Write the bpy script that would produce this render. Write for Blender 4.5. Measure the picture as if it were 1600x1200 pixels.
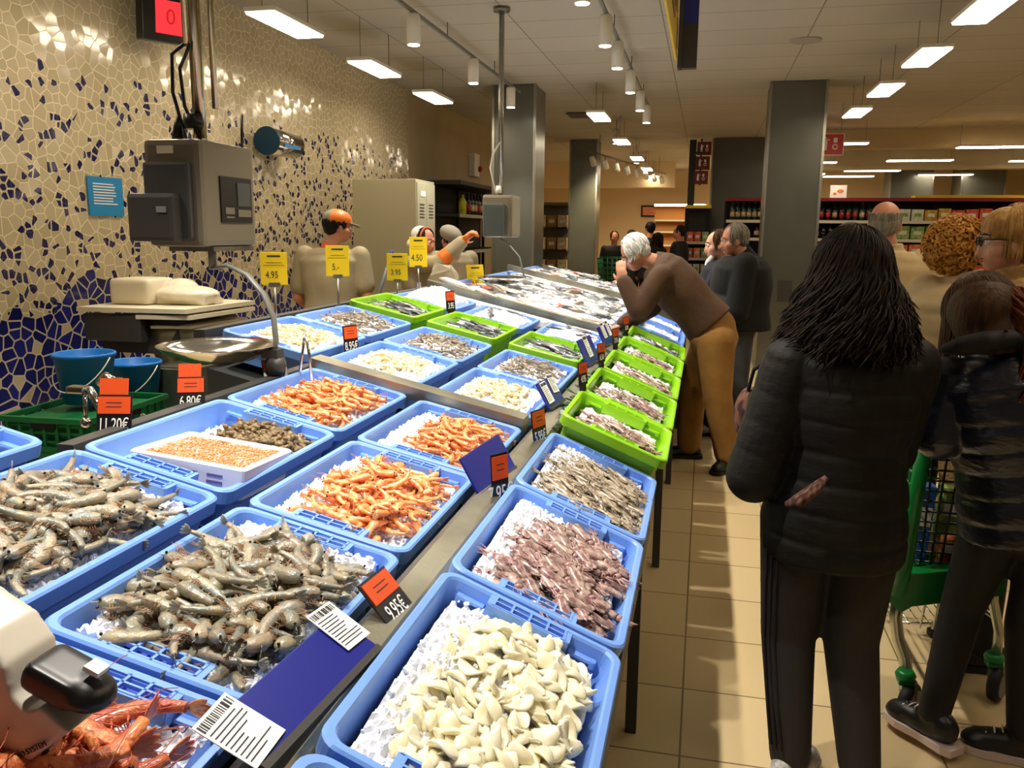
import bpy, bmesh, math, random
from mathutils import Vector, Matrix, Euler, noise
for o in list(bpy.data.objects): bpy.data.objects.remove(o, do_unlink=True)
S = bpy.context.scene; C = S.collection
PI = math.pi
def R(d): return math.radians(d)
V = Vector
# ------------------------------------------------------------------ camera
cd = bpy.data.cameras.new('camera'); cam = bpy.data.objects.new('camera', cd); C.objects.link(cam)
cd.sensor_width = 36.0; cd.sensor_fit = 'HORIZONTAL'; cd.lens = 1300/1600*36; cd.clip_start = .05; cd.clip_end = 100
yaw, pitch, roll = R(12.8195), R(10.3704), R(.55)
F = V((-math.sin(yaw)*math.cos(pitch), math.cos(yaw)*math.cos(pitch), -math.sin(pitch)))
R0 = V((math.cos(yaw), math.sin(yaw), 0)); U0 = R0.cross(F)
Rr = R0*math.cos(roll)+U0*math.sin(roll); Ur = U0*math.cos(roll)-R0*math.sin(roll)
M = Matrix((Rr, Ur, -F)).transposed().to_4x4(); M.translation = V((0, 0, 1.6)); cam.matrix_world = M
S.camera = cam
# ------------------------------------------------------------------ world, exposure
w = bpy.data.worlds.new('store_air'); S.world = w; w.use_nodes = True
w.node_tree.nodes['Background'].inputs[0].default_value = (1, .80, .58, 1)
w.node_tree.nodes['Background'].inputs[1].default_value = .10
S.view_settings.view_transform = 'Standard'; S.view_settings.look = 'None'
S.view_settings.exposure = 0.0; S.view_settings.gamma = 1; S.view_settings.use_curve_mapping = False
PANEL = 24.0      # emission of the ceiling light diffusers
SPOTW = 150.0      # watts of each track spotlight
SPOTC = (1, .93, .83); PANELC = (1, .84, .62)
# ------------------------------------------------------------------ helpers
def lin(h):
    h = h.lstrip('#'); v = [int(h[i:i+2], 16)/255 for i in (0, 2, 4)]
    return tuple(c/12.92 if c <= .04045 else ((c+.055)/1.055)**2.4 for c in v)+(1,)
def mat(name, col, rough=.5, metal=0, col2=None, scale=20, bump=0, bscale=60, spec=.5, rand=0, trans=0, sss=0, coat=0, stretch=None, detail=3):
    m = bpy.data.materials.new(name); m.use_nodes = True; nt = m.node_tree; b = nt.nodes['Principled BSDF']
    c = lin(col) if isinstance(col, str) else col
    b.inputs['Base Color'].default_value = c; b.inputs['Roughness'].default_value = rough; b.inputs['Metallic'].default_value = metal
    b.inputs['Specular IOR Level'].default_value = spec
    if trans: b.inputs['Transmission Weight'].default_value = trans
    if coat: b.inputs['Coat Weight'].default_value = coat; b.inputs['Coat Roughness'].default_value = .12
    if sss:
        b.inputs['Subsurface Weight'].default_value = sss; b.inputs['Subsurface Radius'].default_value = (.02, .02, .02); b.inputs['Subsurface Scale'].default_value = .5
    tc = nt.nodes.new('ShaderNodeTexCoord'); src = tc.outputs['Object']
    if stretch:
        mp = nt.nodes.new('ShaderNodeMapping'); mp.inputs['Scale'].default_value = stretch; nt.links.new(src, mp.inputs[0]); src = mp.outputs[0]
    last = None
    if col2:
        n = nt.nodes.new('ShaderNodeTexNoise'); n.inputs['Scale'].default_value = scale; n.inputs['Detail'].default_value = detail
        nt.links.new(src, n.inputs['Vector'])
        rp = nt.nodes.new('ShaderNodeValToRGB'); rp.color_ramp.elements[0].position = .38; rp.color_ramp.elements[1].position = .62
        rp.color_ramp.elements[0].color = c; rp.color_ramp.elements[1].color = lin(col2)
        nt.links.new(n.outputs[0], rp.inputs[0]); last = rp.outputs[0]
    if rand:
        oi = nt.nodes.new('ShaderNodeObjectInfo'); hs = nt.nodes.new('ShaderNodeHueSaturation')
        mr = nt.nodes.new('ShaderNodeMapRange'); mr.inputs[3].default_value = 1-rand; mr.inputs[4].default_value = 1+rand
        nt.links.new(oi.outputs['Random'], mr.inputs[0]); nt.links.new(mr.outputs[0], hs.inputs['Value'])
        mr2 = nt.nodes.new('ShaderNodeMapRange'); mr2.inputs[3].default_value = .5-rand*.05; mr2.inputs[4].default_value = .5+rand*.05
        ml = nt.nodes.new('ShaderNodeMath'); ml.operation = 'FRACT'; mm = nt.nodes.new('ShaderNodeMath'); mm.operation = 'MULTIPLY'; mm.inputs[1].default_value = 7.31
        nt.links.new(oi.outputs['Random'], mm.inputs[0]); nt.links.new(mm.outputs[0], ml.inputs[0]); nt.links.new(ml.outputs[0], mr2.inputs[0])
        nt.links.new(mr2.outputs[0], hs.inputs['Hue'])
        if last: nt.links.new(last, hs.inputs['Color'])
        else: hs.inputs['Color'].default_value = c
        last = hs.outputs[0]
    if last: nt.links.new(last, b.inputs['Base Color'])
    if bump:
        n2 = nt.nodes.new('ShaderNodeTexNoise'); n2.inputs['Scale'].default_value = bscale; n2.inputs['Detail'].default_value = 4
        nt.links.new(src, n2.inputs['Vector'])
        bp = nt.nodes.new('ShaderNodeBump'); bp.inputs['Strength'].default_value = bump; bp.inputs['Distance'].default_value = .01
        nt.links.new(n2.outputs[0], bp.inputs['Height']); nt.links.new(bp.outputs[0], b.inputs['Normal'])
    return m
def emis(name, col, st):
    m = bpy.data.materials.new(name); m.use_nodes = True; nt = m.node_tree; nt.nodes.clear()
    e = nt.nodes.new('ShaderNodeEmission'); o = nt.nodes.new('ShaderNodeOutputMaterial')
    e.inputs[0].default_value = tuple(col)+(1,) if len(col) == 3 else col; e.inputs[1].default_value = st
    nt.links.new(e.outputs[0], o.inputs[0]); return m
def frame(ax):
    ax = ax.normalized(); t = V((0, 0, 1)) if abs(ax.z) < .9 else V((1, 0, 0))
    a = ax.cross(t).normalized(); return a, ax.cross(a).normalized()
def bx(bm, c, s, rot=None, mi=0, bev=0):
    m = Matrix.Translation(V(c)) @ (rot.to_4x4() if rot is not None else Matrix()) @ Matrix.Diagonal((s[0], s[1], s[2], 1))
    r = bmesh.ops.create_cube(bm, size=1, matrix=m); fs = {f for v in r['verts'] for f in v.link_faces}
    if bev:
        es = list({e for v in r['verts'] for e in v.link_edges})
        q = bmesh.ops.bevel(bm, geom=es, offset=bev, segments=2, affect='EDGES', profile=.6); fs = set(q['faces']) | {f for f in fs if f.is_valid}
    for f in fs: f.material_index = mi
    return bm
def ring(bm, c, a, b, ra, rb, n): return [bm.verts.new(c+a*(ra*math.cos(2*PI*i/n))+b*(rb*math.sin(2*PI*i/n))) for i in range(n)]
def skin(bm, rings, mi=0, cap=True, smooth=True):
    n = len(rings[0])
    for p, q in zip(rings, rings[1:]):
        for i in range(n):
            f = bm.faces.new((p[i], p[(i+1) % n], q[(i+1) % n], q[i])); f.material_index = mi; f.smooth = smooth
    if cap:
        for rg, rv in ((rings[0], True), (rings[-1], False)):
            f = bm.faces.new(list(reversed(rg)) if rv else rg); f.material_index = mi
def tube(bm, pts, r, n=8, mi=0, flat=1.0, cap=True):
    pts = [V(p) for p in pts]; rs = r if isinstance(r, (list, tuple)) else [r]*len(pts)
    a = None; rings = []
    for i, p in enumerate(pts):
        d = (pts[min(i+1, len(pts)-1)]-pts[max(i-1, 0)])
        if d.length < 1e-9: d = V((0, 0, 1))
        d.normalize()
        if a is None: a, b = frame(d)
        else:
            a = (a-d*a.dot(d))
            if a.length < 1e-6: a, b = frame(d)
            a.normalize(); b = d.cross(a)
        rings.append(ring(bm, p, a, b, rs[i], rs[i]*flat, n))
    skin(bm, rings, mi, cap); return bm
def cyl(bm, p, q, r, n=16, mi=0, r2=None): return tube(bm, [p, q], [r, r if r2 is None else r2], n, mi)
def lathe(bm, c, prof, n=24, mi=0, ax=V((0, 0, 1)), cap=True):
    a, b = frame(ax); rings = [ring(bm, V(c)+ax*z, a, b, max(r, 1e-4), max(r, 1e-4), n) for r, z in prof]
    skin(bm, rings, mi, cap); return bm
def ell(bm, c, r, rot=None, mi=0, seg=16, rn=10):
    m = Matrix.Translation(V(c)) @ (rot.to_4x4() if rot is not None else Matrix()) @ Matrix.Diagonal((r[0], r[1], r[2], 1))
    q = bmesh.ops.create_uvsphere(bm, u_segments=seg, v_segments=rn, radius=1, matrix=m)
    for f in {f for v in q['verts'] for f in v.link_faces}: f.material_index = mi; f.smooth = True
    return bm
def capsule(bm, p0, p1, r0, r1, puff=0, pitch=.07, n=20, flat=1.0):
    p0 = V(p0); p1 = V(p1); d = p1-p0; L = d.length; d = d/L if L > 1e-6 else V((0, 0, 1)); a, b = frame(d); rings = []
    for k in range(6):
        t = k/6*PI/2; rings.append(ring(bm, p0-d*(r0*math.cos(t)), a, b, max(r0*math.sin(t), .0006), max(r0*math.sin(t), .0006)*flat, n))
    ns = max(2, int(L/.012)) if puff else 4
    for k in range(ns+1):
        t = k/ns; r = r0+(r1-r0)*t
        if puff: fr = (t*L/pitch) % 1.0; r *= 1-puff*math.exp(-(min(fr, 1-fr)/.11)**2)
        rings.append(ring(bm, p0+d*(L*t), a, b, r, r*flat, n))
    for k in range(5, -1, -1):
        t = k/6*PI/2; rings.append(ring(bm, p1+d*(r1*math.cos(t)), a, b, max(r1*math.sin(t), .0006), max(r1*math.sin(t), .0006)*flat, n))
    skin(bm, rings); return bm
def prism(bm, pts, h0, h1, axis='y', mi=0):
    def P(u, v, h): return {'y': V((u, h, v)), 'z': V((u, v, h)), 'x': V((h, u, v))}[axis]
    A = [bm.verts.new(P(u, v, h0)) for u, v in pts]; B = [bm.verts.new(P(u, v, h1)) for u, v in pts]; n = len(pts)
    fs = [bm.faces.new(A), bm.faces.new(list(reversed(B)))]
    for i in range(n): fs.append(bm.faces.new((A[(i+1) % n], A[i], B[i], B[(i+1) % n])))
    for f in fs: f.material_index = mi
    return bm
def NB(): return bmesh.new()
def obj(name, bm, m, parent=None, smooth=False, loc=None, rot=None, fix=True):
    if fix: bmesh.ops.recalc_face_normals(bm, faces=bm.faces)
    me = bpy.data.meshes.new(name); bm.to_mesh(me); bm.free()
    for x in (m if isinstance(m, (list, tuple)) else [m]): me.materials.append(x)
    if smooth:
        for p in me.polygons: p.use_smooth = True
    o = bpy.data.objects.new(name, me); C.objects.link(o)
    if loc is not None: o.location = loc
    if rot is not None: o.rotation_euler = rot
    if parent is not None: o.parent = parent
    return o
def tag(o, label, cat, group=None, kind=None):
    o['label'] = label; o['category'] = cat
    if group: o['group'] = group
    if kind: o['kind'] = kind
    return o
def thing(name, label, cat, loc=(0, 0, 0), rot=(0, 0, 0), group=None):
    o = bpy.data.objects.new(name, None); o.empty_display_size = .05; C.objects.link(o); o.location = loc; o.rotation_euler = rot
    return tag(o, label, cat, group)
def struct(name, bm, m, smooth=False):
    o = obj(name, bm, m, None, smooth); o['kind'] = 'structure'; return o
def dup(root, loc=None, rot=None, label=None, group=None, scale=None):
    r = root.copy(); C.objects.link(r)
    if loc is not None: r.location = loc
    if rot is not None: r.rotation_euler = rot
    if scale is not None: r.scale = (scale,)*3
    if label: r['label'] = label
    if group: r['group'] = group
    for ch in list(root.children):
        c = ch.copy(); C.objects.link(c); c.parent = r
        for g in list(ch.children):
            d = g.copy(); C.objects.link(d); d.parent = c
    return r
def remesh(bm, vox, sm=3, target=None):
    bmesh.ops.recalc_face_normals(bm, faces=bm.faces)
    me = bpy.data.meshes.new('t'); bm.to_mesh(me); bm.free(); o = bpy.data.objects.new('t', me); C.objects.link(o)
    md = o.modifiers.new('r', 'REMESH'); md.mode = 'VOXEL'; md.voxel_size = vox; md.use_smooth_shade = True
    if sm: s = o.modifiers.new('s', 'SMOOTH'); s.iterations = sm; s.factor = .5
    dg = bpy.context.evaluated_depsgraph_get(); dg.update()
    nm = bpy.data.meshes.new_from_object(o.evaluated_get(dg)); bpy.data.objects.remove(o, do_unlink=True)
    b2 = bmesh.new(); b2.from_mesh(nm); bpy.data.meshes.remove(nm)
    for f in b2.faces: f.smooth = True
    return b2
_fonts = {}
def text(s, size, m, parent, loc, rot, ext=.0006, align='CENTER', name='lettering', sx=1.0):
    cu = bpy.data.curves.new('txt', 'FONT'); cu.body = s; cu.size = size; cu.extrude = ext; cu.align_x = align; cu.align_y = 'CENTER'
    t = bpy.data.objects.new('txt', cu); C.objects.link(t); dg = bpy.context.evaluated_depsgraph_get(); dg.update()
    me = bpy.data.meshes.new_from_object(t.evaluated_get(dg)); bpy.data.objects.remove(t, do_unlink=True)
    me.materials.clear(); me.materials.append(m); o = bpy.data.objects.new(name, me); C.objects.link(o)
    o.location = loc; o.rotation_euler = rot; o.scale = (sx, 1, 1); o.parent = parent; return o
# ------------------------------------------------------------------ materials
random.seed(7)
MT = {}
def mm(k, *a, **kw): MT[k] = mat(k, *a, **kw); return MT[k]
mm('blue_plastic', '#78a5f0', .38, col2='#719dea', scale=4, bump=.06, bscale=300)
mm('deep_blue_plastic', '#1d49bd', .45)
mm('green_plastic', '#93d016', .4, col2='#8ac812', scale=4)
mm('dark_green_plastic', '#0b6a35', .45, col2='#0a5a2c', scale=9)
mm('cart_green', '#0d7a33', .35)
mm('bucket_blue', '#0e6cb8', .35)
mm('steel', '#a8a69c', .32, 1, col2='#8d8b82', scale=6, bump=.05, bscale=200, stretch=(40, 1, 1))
mm('rail_steel', '#a8a490', .36, .85, col2='#8b8774', scale=5, bump=.05, bscale=120)
mm('chrome', '#dcdcd8', .12, 1)
mm('white_plastic', '#e4dfd2', .4)
mm('cream_plastic', '#d8cdb0', .45)
mm('black_plastic', '#121110', .35)
mm('dark_grey', '#3a3834', .5)
mm('grey_paint', '#6e6f68', .45)
mm('scale_grey', '#756c58', .4, .3)
mm('navy_card', '#0e1a80', .4)
mm('orange_card', '#dc4d12', .45)
mm('yellow_card', '#e8c60c', .45)
mm('paper', '#f2efe8', .6, sss=0)
mm('ink', '#26262c', .6)
mm('rubber', '#161616', .7)
mm('skin', '#c98d6c', .5, col2='#bf7d5f', scale=9, sss=.1)
mm('skin_pale', '#d3a083', .5, col2='#c98d72', scale=9, sss=.1)
mm('ice', '#f6f8fc', .4, bump=.35, bscale=260, spec=.5, col2='#eef2fb', scale=40)
mm('lip', '#a8584c', .5); mm('eye_white', '#e8e2da', .3); mm('eye_dark', '#1a120c', .2)
MI = MT
# ================================================================== the room
def floor_mat():
    m = bpy.data.materials.new('beige_floor_tiles'); m.use_nodes = True; nt = m.node_tree; b = nt.nodes['Principled BSDF']
    tc = nt.nodes.new('ShaderNodeTexCoord'); br = nt.nodes.new('ShaderNodeTexBrick')
    br.offset = 0; br.inputs['Scale'].default_value = 1; br.inputs['Brick Width'].default_value = .4; br.inputs['Row Height'].default_value = .4
    br.inputs['Mortar Size'].default_value = .0035; br.inputs['Mortar Smooth'].default_value = .1
    br.inputs['Color1'].default_value = lin('#c9b184'); br.inputs['Color2'].default_value = lin('#cfb88c'); br.inputs['Mortar'].default_value = lin('#7c6a4a')
    nt.links.new(tc.outputs['Object'], br.inputs['Vector']); nt.links.new(br.outputs[0], b.inputs['Base Color'])
    b.inputs['Roughness'].default_value = .24; b.inputs['Specular IOR Level'].default_value = .45
    bp = nt.nodes.new('ShaderNodeBump'); bp.inputs['Strength'].default_value = .2; bp.inputs['Distance'].default_value = .002; bp.invert = True
    nt.links.new(br.outputs['Fac'], bp.inputs['Height']); nt.links.new(bp.outputs[0], b.inputs['Normal']); return m
def ceil_mat():
    m = bpy.data.materials.new('ceiling_tiles'); m.use_nodes = True; nt = m.node_tree; b = nt.nodes['Principled BSDF']
    tc = nt.nodes.new('ShaderNodeTexCoord'); mp = nt.nodes.new('ShaderNodeMapping'); mp.inputs['Location'].default_value = (.42, .1, 0)
    br = nt.nodes.new('ShaderNodeTexBrick'); br.offset = 0
    br.inputs['Scale'].default_value = 1; br.inputs['Brick Width'].default_value = 1.2; br.inputs['Row Height'].default_value = .6
    br.inputs['Mortar Size'].default_value = .006; br.inputs['Mortar Smooth'].default_value = .3
    br.inputs['Color1'].default_value = lin('#b3ad9f'); br.inputs['Color2'].default_value = lin('#aea899'); br.inputs['Mortar'].default_value = lin('#7a7366')
    nt.links.new(tc.outputs['Object'], mp.inputs[0]); nt.links.new(mp.outputs[0], br.inputs['Vector']); nt.links.new(br.outputs[0], b.inputs['Base Color'])
    b.inputs['Roughness'].default_value = .85; return m
def mosaic_mat():
    m = bpy.data.materials.new('broken_tile_mosaic'); m.use_nodes = True; nt = m.node_tree; b = nt.nodes['Principled BSDF']; L = nt.links.new
    def nd(t, **k):
        n = nt.nodes.new(t)
        for a, v in k.items(): setattr(n, a, v)
        return n
    def mth(op, a, c=None, cl=False):
        n = nd('ShaderNodeMath', operation=op, use_clamp=cl)
        for i, x in enumerate((a, c)):
            if x is None: continue
            if isinstance(x, (int, float)): n.inputs[i].default_value = x
            else: L(x, n.inputs[i])
        return n.outputs[0]
    tc = nd('ShaderNodeTexCoord'); sp = nd('ShaderNodeSeparateXYZ'); L(tc.outputs['Object'], sp.inputs[0])
    cb = nd('ShaderNodeCombineXYZ'); L(sp.outputs['Y'], cb.inputs[0]); L(sp.outputs['Z'], cb.inputs[1])
    def vor(scale, feat, rnd=1.0):
        v = nd('ShaderNodeTexVoronoi', feature=feat, voronoi_dimensions='2D'); v.inputs['Scale'].default_value = scale; v.inputs['Randomness'].default_value = rnd
        L(cb.outputs[0], v.inputs['Vector']); return v
    # large cream shards and, lower down, finer blue shards
    sc1, sc2, sc3 = 14.0, 13.5, 21.0
    c1 = vor(sc1, 'F1'); e1 = vor(sc1, 'DISTANCE_TO_EDGE')
    c2 = vor(sc2, 'F1'); e2 = vor(sc2, 'DISTANCE_TO_EDGE')
    c3 = vor(sc3, 'F1'); e3 = vor(sc3, 'DISTANCE_TO_EDGE')
    def r(c, ch):
        s = nd('ShaderNodeSeparateColor'); L(c.outputs['Color'], s.inputs[0]); return s.outputs[ch]
    z = sp.outputs['Z']; y = sp.outputs['Y']
    # wavy edge of the blue field
    w1 = mth('MULTIPLY', mth('SINE', mth('MULTIPLY', y, 4.6)), .11)
    w2 = mth('MULTIPLY', mth('SINE', mth('MULTIPLY', y, 10.3)), .045)
    edge = mth('ADD', 1.20, mth('ADD', w1, w2))
    # distance of the shard's own centre from that edge
    ps = nd('ShaderNodeSeparateXYZ'); L(c2.outputs['Position'], ps.inputs[0])
    zz = mth('SUBTRACT', ps.outputs['Y'], edge)
    isfield = mth('LESS_THAN', zz, 0)
    blue_field = mth('MULTIPLY', isfield, mth('GREATER_THAN', r(c2, 0), .16))
    # sparse small blue pieces, fewer towards the top and none above 2.55 m
    ps3 = nd('ShaderNodeSeparateXYZ'); L(c3.outputs['Position'], ps3.inputs[0])
    dens = nd('ShaderNodeMapRange'); dens.inputs[1].default_value = 1.1; dens.inputs[2].default_value = 2.5; dens.inputs[3].default_value = .40; dens.inputs[4].default_value = .17
    L(ps3.outputs['Y'], dens.inputs[0])
    small = mth('MULTIPLY', mth('LESS_THAN', r(c3, 0), dens.outputs[0]), mth('LESS_THAN', ps3.outputs['Y'], 2.52))
    small = mth('MULTIPLY', small, mth('SUBTRACT', 1, isfield))
    groove1 = mth('LESS_THAN', e1.outputs['Distance'], .035)
    groove2 = mth('LESS_THAN', e2.outputs['Distance'], .06)
    inner3 = mth('GREATER_THAN', e3.outputs['Distance'], .10)
    rim3 = mth('GREATER_THAN', e3.outputs['Distance'], .05)
    def mix(f, a, c):
        n = nd('ShaderNodeMix', data_type='RGBA'); L(f, n.inputs[0])
        for i, x in ((6, a), (7, c)):
            if isinstance(x, tuple): n.inputs[i].default_value = x
            else: L(x, n.inputs[i])
        return n.outputs[2]
    cream = mix(r(c1, 1), lin('#b9ab8a'), lin('#c8bb9b')); grout = lin('#e6dab8')
    base = mix(groove1, cream, grout)
    sm_c = mix(inner3, grout, lin('#1d1c4e'))
    base = mix(mth('MULTIPLY', small, rim3), base, sm_c)
    field = mix(blue_field, lin('#b9ab8a'), mix(r(c2, 1), lin('#14164c'), lin('#242a78')))
    field = mix(groove2, field, lin('#bdb091'))
    base = mix(isfield, base, field)
    L(base, b.inputs['Base Color']); b.inputs['Specular IOR Level'].default_value = .65
    g = mth('MAXIMUM', mth('MULTIPLY', groove1, mth('SUBTRACT', 1, isfield)), mth('MULTIPLY', groove2, isfield))
    rr = mth('ADD', .13, mth('MULTIPLY', g, .5)); L(rr, b.inputs['Roughness'])
    # each shard sits at its own slight angle
    nz = nd('ShaderNodeVectorMath', operation='SUBTRACT'); L(c1.outputs['Color'], nz.inputs[0]); nz.inputs[1].default_value = (.5, .5, .5)
    ns = nd('ShaderNodeVectorMath', operation='SCALE'); L(nz.outputs[0], ns.inputs[0]); ns.inputs['Scale'].default_value = .10
    ge = nd('ShaderNodeNewGeometry'); ad = nd('ShaderNodeVectorMath', operation='ADD'); L(ge.outputs['Normal'], ad.inputs[0]); L(ns.outputs[0], ad.inputs[1])
    nn = nd('ShaderNodeVectorMath', operation='NORMALIZE'); L(ad.outputs[0], nn.inputs[0]); L(nn.outputs[0], b.inputs['Normal'])
    return m
beige = mat('beige_paint', '#b8a680', .7, col2='#b19f79', scale=2)
tan = mat('warm_tan_paint', '#e3cba0', .75)
H = 3.3
b = NB(); bx(b, (3, 13, -.05), (16, 34, .1)); struct('floor', b, floor_mat())
b = NB(); bx(b, (3, 13, H+.05), (16, 34, .1)); struct('ceiling', b, ceil_mat())
b = NB(); bx(b, (-3.75, 3.05, H/2), (.2, 14.1, H)); struct('wall_mosaic', b, mosaic_mat())
b = NB(); bx(b, (-3.75, 12.4, H/2), (.2, 4.6, H)); struct('wall_left', b, beige)
b = NB(); bx(b, (-5.2, 19.5, H/2), (.2, 10, H)); bx(b, (-4.45, 14.75, H/2), (1.4, .1, H)); struct('wall_left_recess', b, tan)
b = NB(); bx(b, (3, 24.1, H/2), (16.4, .2, H)); struct('wall_back', b, tan)
b = NB(); bx(b, (9.6, 13, H/2), (.2, 23, H)); struct('wall_right', b, tan)
# ceiling downstands over the right-hand hall
b = NB()
for y, x0, h in ((15.2, 1.4, .3), (18.2, 1.4, .42)): bx(b, ((x0+9.5)/2, y, H-h/2), (9.5-x0, .35, h))
struct('ceiling_beam', b, beige)
b = NB(); bx(b, (-3.0, 21.2, H-.3), (4.4, .3, .6)); struct('ceiling_bulkhead', b, tan)
# pillars: steel clad boxes with pale corner guards
pil = mat('grey_pillar_cladding', '#66665c', .32, .35, col2='#5c5d53', scale=1.2, bump=.03, bscale=3)
def pillar(name, x0, x1, y0, y1, label):
    b = NB(); bx(b, ((x0+x1)/2, (y0+y1)/2, H/2), (x1-x0, y1-y0, H-.005), bev=.006)
    o = obj(name, b, pil); tag(o, label, 'pillar')
    b = NB()
    for x in (x0, x1): bx(b, (x, y0, H/2), (.03, .03, H-.01))
    obj('corner_guard', b, MT['steel'], o)
    return o
pr = pillar('steel_pillar', .64, 1.24, 10.25, 10.85, 'grey steel-clad square pillar behind the long dark-haired shopper')
pl = pillar('steel_pillar', -2.52, -2.02, 9.95, 10.6, 'grey steel pillar behind the small hanging scale')
pillar('steel_pillar', -2.54, -2.04, 15.9, 16.5, 'narrow dark grey pillar in the far hall, left of the hanging lights')
pillar('steel_pillar', .05, .98, 16.0, 16.9, 'wide grey pillar rising behind the wine shelves')
pillar('steel_pillar', 4.1, 5.0, 21.2, 22, 'distant grey pillar above shelves, left of the far pair')
pillar('steel_pillar', 5.6, 6.5, 21.2, 22, 'distant grey pillar above shelves, right of the far pair')
b = NB(); bx(b, (.93, 10.243, .95), (.16, .012, .24), bev=.003); o = obj('socket_panel', b, MT['dark_grey']); tag(o, 'small dark access plate set in the grey pillar', 'panel')
# ------------------------------------------------------------------ ceiling lights
em_panel = emis('lit_diffuser', PANELC, PANEL)
lamp_w = MT['white_plastic']
def panel_light(label, x, y, z=2.95, along=True, sx=.2, sy=.7, group=None):
    t = thing('panel_light', label, 'light', (x, y, z), (0, 0, 0 if along else PI/2), group)
    b = NB(); bx(b, (0, 0, .022), (sx+.02, sy+.02, .03), bev=.006); obj('housing', b, lamp_w, t)
    b = NB(); bx(b, (0, 0, 0), (sx, sy, .012), bev=.004); obj('diffuser', b, em_panel, t)
    b = NB()
    if H-z > .1:
        for s in (-1, 1): cyl(b, (0, s*(sy/2-.03), .03), (0, s*(sy/2-.03), H-z-.002), .003, 6)
        obj('hanging_wire', b, MT['grey_paint'], t)
    else: b.free()
    return t
def ordw(i): return ('nearest', 'second nearest', 'third', 'fourth', 'fifth', 'sixth', 'seventh', 'eighth', 'ninth')[i]
for i, y in enumerate((2.55, 4.0, 5.45, 7.02, 8.6)):
    panel_light('lit ceiling panel beside the mosaic wall, the %s from the camera' % ordw(i), -2.82, y)
for i, y in enumerate((1.5, 3.0, 4.45, 5.87, 7.32, 8.85, 10.4)):
    panel_light('lit panel above the shoppers aisle, the %s from the camera' % ordw(i), 1.59, y)
for i, y in enumerate((10.3, 13.1, 16.0, 18.7, 21.2)):
    panel_light('lit panel over the far fish counter, the %s from the camera' % ordw(i), -1.31, y)
gl = 'lit strips across the far hall'
for i, (x, y) in enumerate(((1.75, 13.8), (1.8, 17.3), (2.0, 20.5), (3.4, 19.6), (3.2, 21.4), (4.3, 14.6), (5.6, 13.4), (5.9, 17.3), (3.75, 17.0), (7.3, 16), (5.2, 21), (5.0, 10.2), (5.0, 6.5), (7.5, 11))):
    panel_light('slim lit strip under the ceiling of the far right hall', x, y, 2.95, False, .2, 1.1, gl)
# track spotlights
em_spot = emis('lit_spot_face', (1, .93, .82), 40)
def track(name, label, x, y0, y1, z):
    t = thing(name, label, 'light track', (x, y0, z))
    b = NB(); bx(b, (0, (y1-y0)/2, .02), (.024, y1-y0, .022)); obj('track_rail', b, MT['grey_paint'], t)
    b = NB(); y = .3
    while y < y1-y0: cyl(b, (0, y, .03), (0, y, H-z-.002), .004, 6); y += 1.6
    obj('hanging_rod', b, MT['dark_grey'], t)
track('lighting_track', 'long ceiling track carrying the middle row of white spotlights', -.79, .3, 11.2, 3.16)
track('lighting_track', 'long ceiling track above the back of the fish counter', -2.17, .3, 9.8, 3.16)
def spot(label, x, y, tilt, power, lit=True, aim=None, r=.05):
    t = thing('spotlight', label, 'spotlight', (x, y, 2.95))
    t.rotation_euler = Euler((0, tilt, 0))
    b = NB(); lathe(b, (0, 0, 0), [(r, 0), (r, .2), (r*.8, .215), (.012, .22)], 20); obj('housing', b, lamp_w, t, True)
    b = NB(); lathe(b, (0, 0, -.002), [(r*.86, -.002), (r*.86, .006)], 20); obj('lens', b, em_spot, t)
    b = NB(); cyl(b, (0, 0, .2), (0, 0, .222), .008, 8); obj('bracket', b, MT['grey_paint'], t)
    if y > 12: b = NB(); cyl(b, (0, 0, .222), (0, 0, H-2.952), .006, 6); obj('hanging_rod', b, MT['grey_paint'], t)
    if power:
        ld = bpy.data.lights.new('spot_beam', 'SPOT'); ld.energy = power; ld.color = SPOTC; ld.spot_size = R(88); ld.spot_blend = .55; ld.shadow_soft_size = .03
        lo = bpy.data.objects.new('spot_beam', ld); C.objects.link(lo); lo.parent = t; lo.location = (0, 0, -.03)
    return t
for i, y in enumerate((.9, 2.0, 3.0, 4.1, 5.27, 6.45, 7.32, 8.57, 9.81, 10.88)):
    spot('white cylinder spotlight of the middle track, the %s from the camera' % (ordw(i) if i < 9 else 'farthest'), -.79, y, 0, SPOTW if y < 9 else SPOTW*.6)
for i, y in enumerate((1.6, 3.1, 4.6, 6.16, 7.8, 9.34)):
    spot('white cylinder spotlight of the track nearer the wall, the %s from the camera' % ordw(i), -2.17, y, 0, SPOTW*.8)
for i, (x, y) in enumerate(((-1.42, 13.3), (-1.4, 17), (-1.4, 19.5))):
    spot('small lit spotlight between the far hanging lamps, the %s one' % ordw(i), x, y, 0, 40)
gt = 'tilted spotlights on the far rail'
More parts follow.
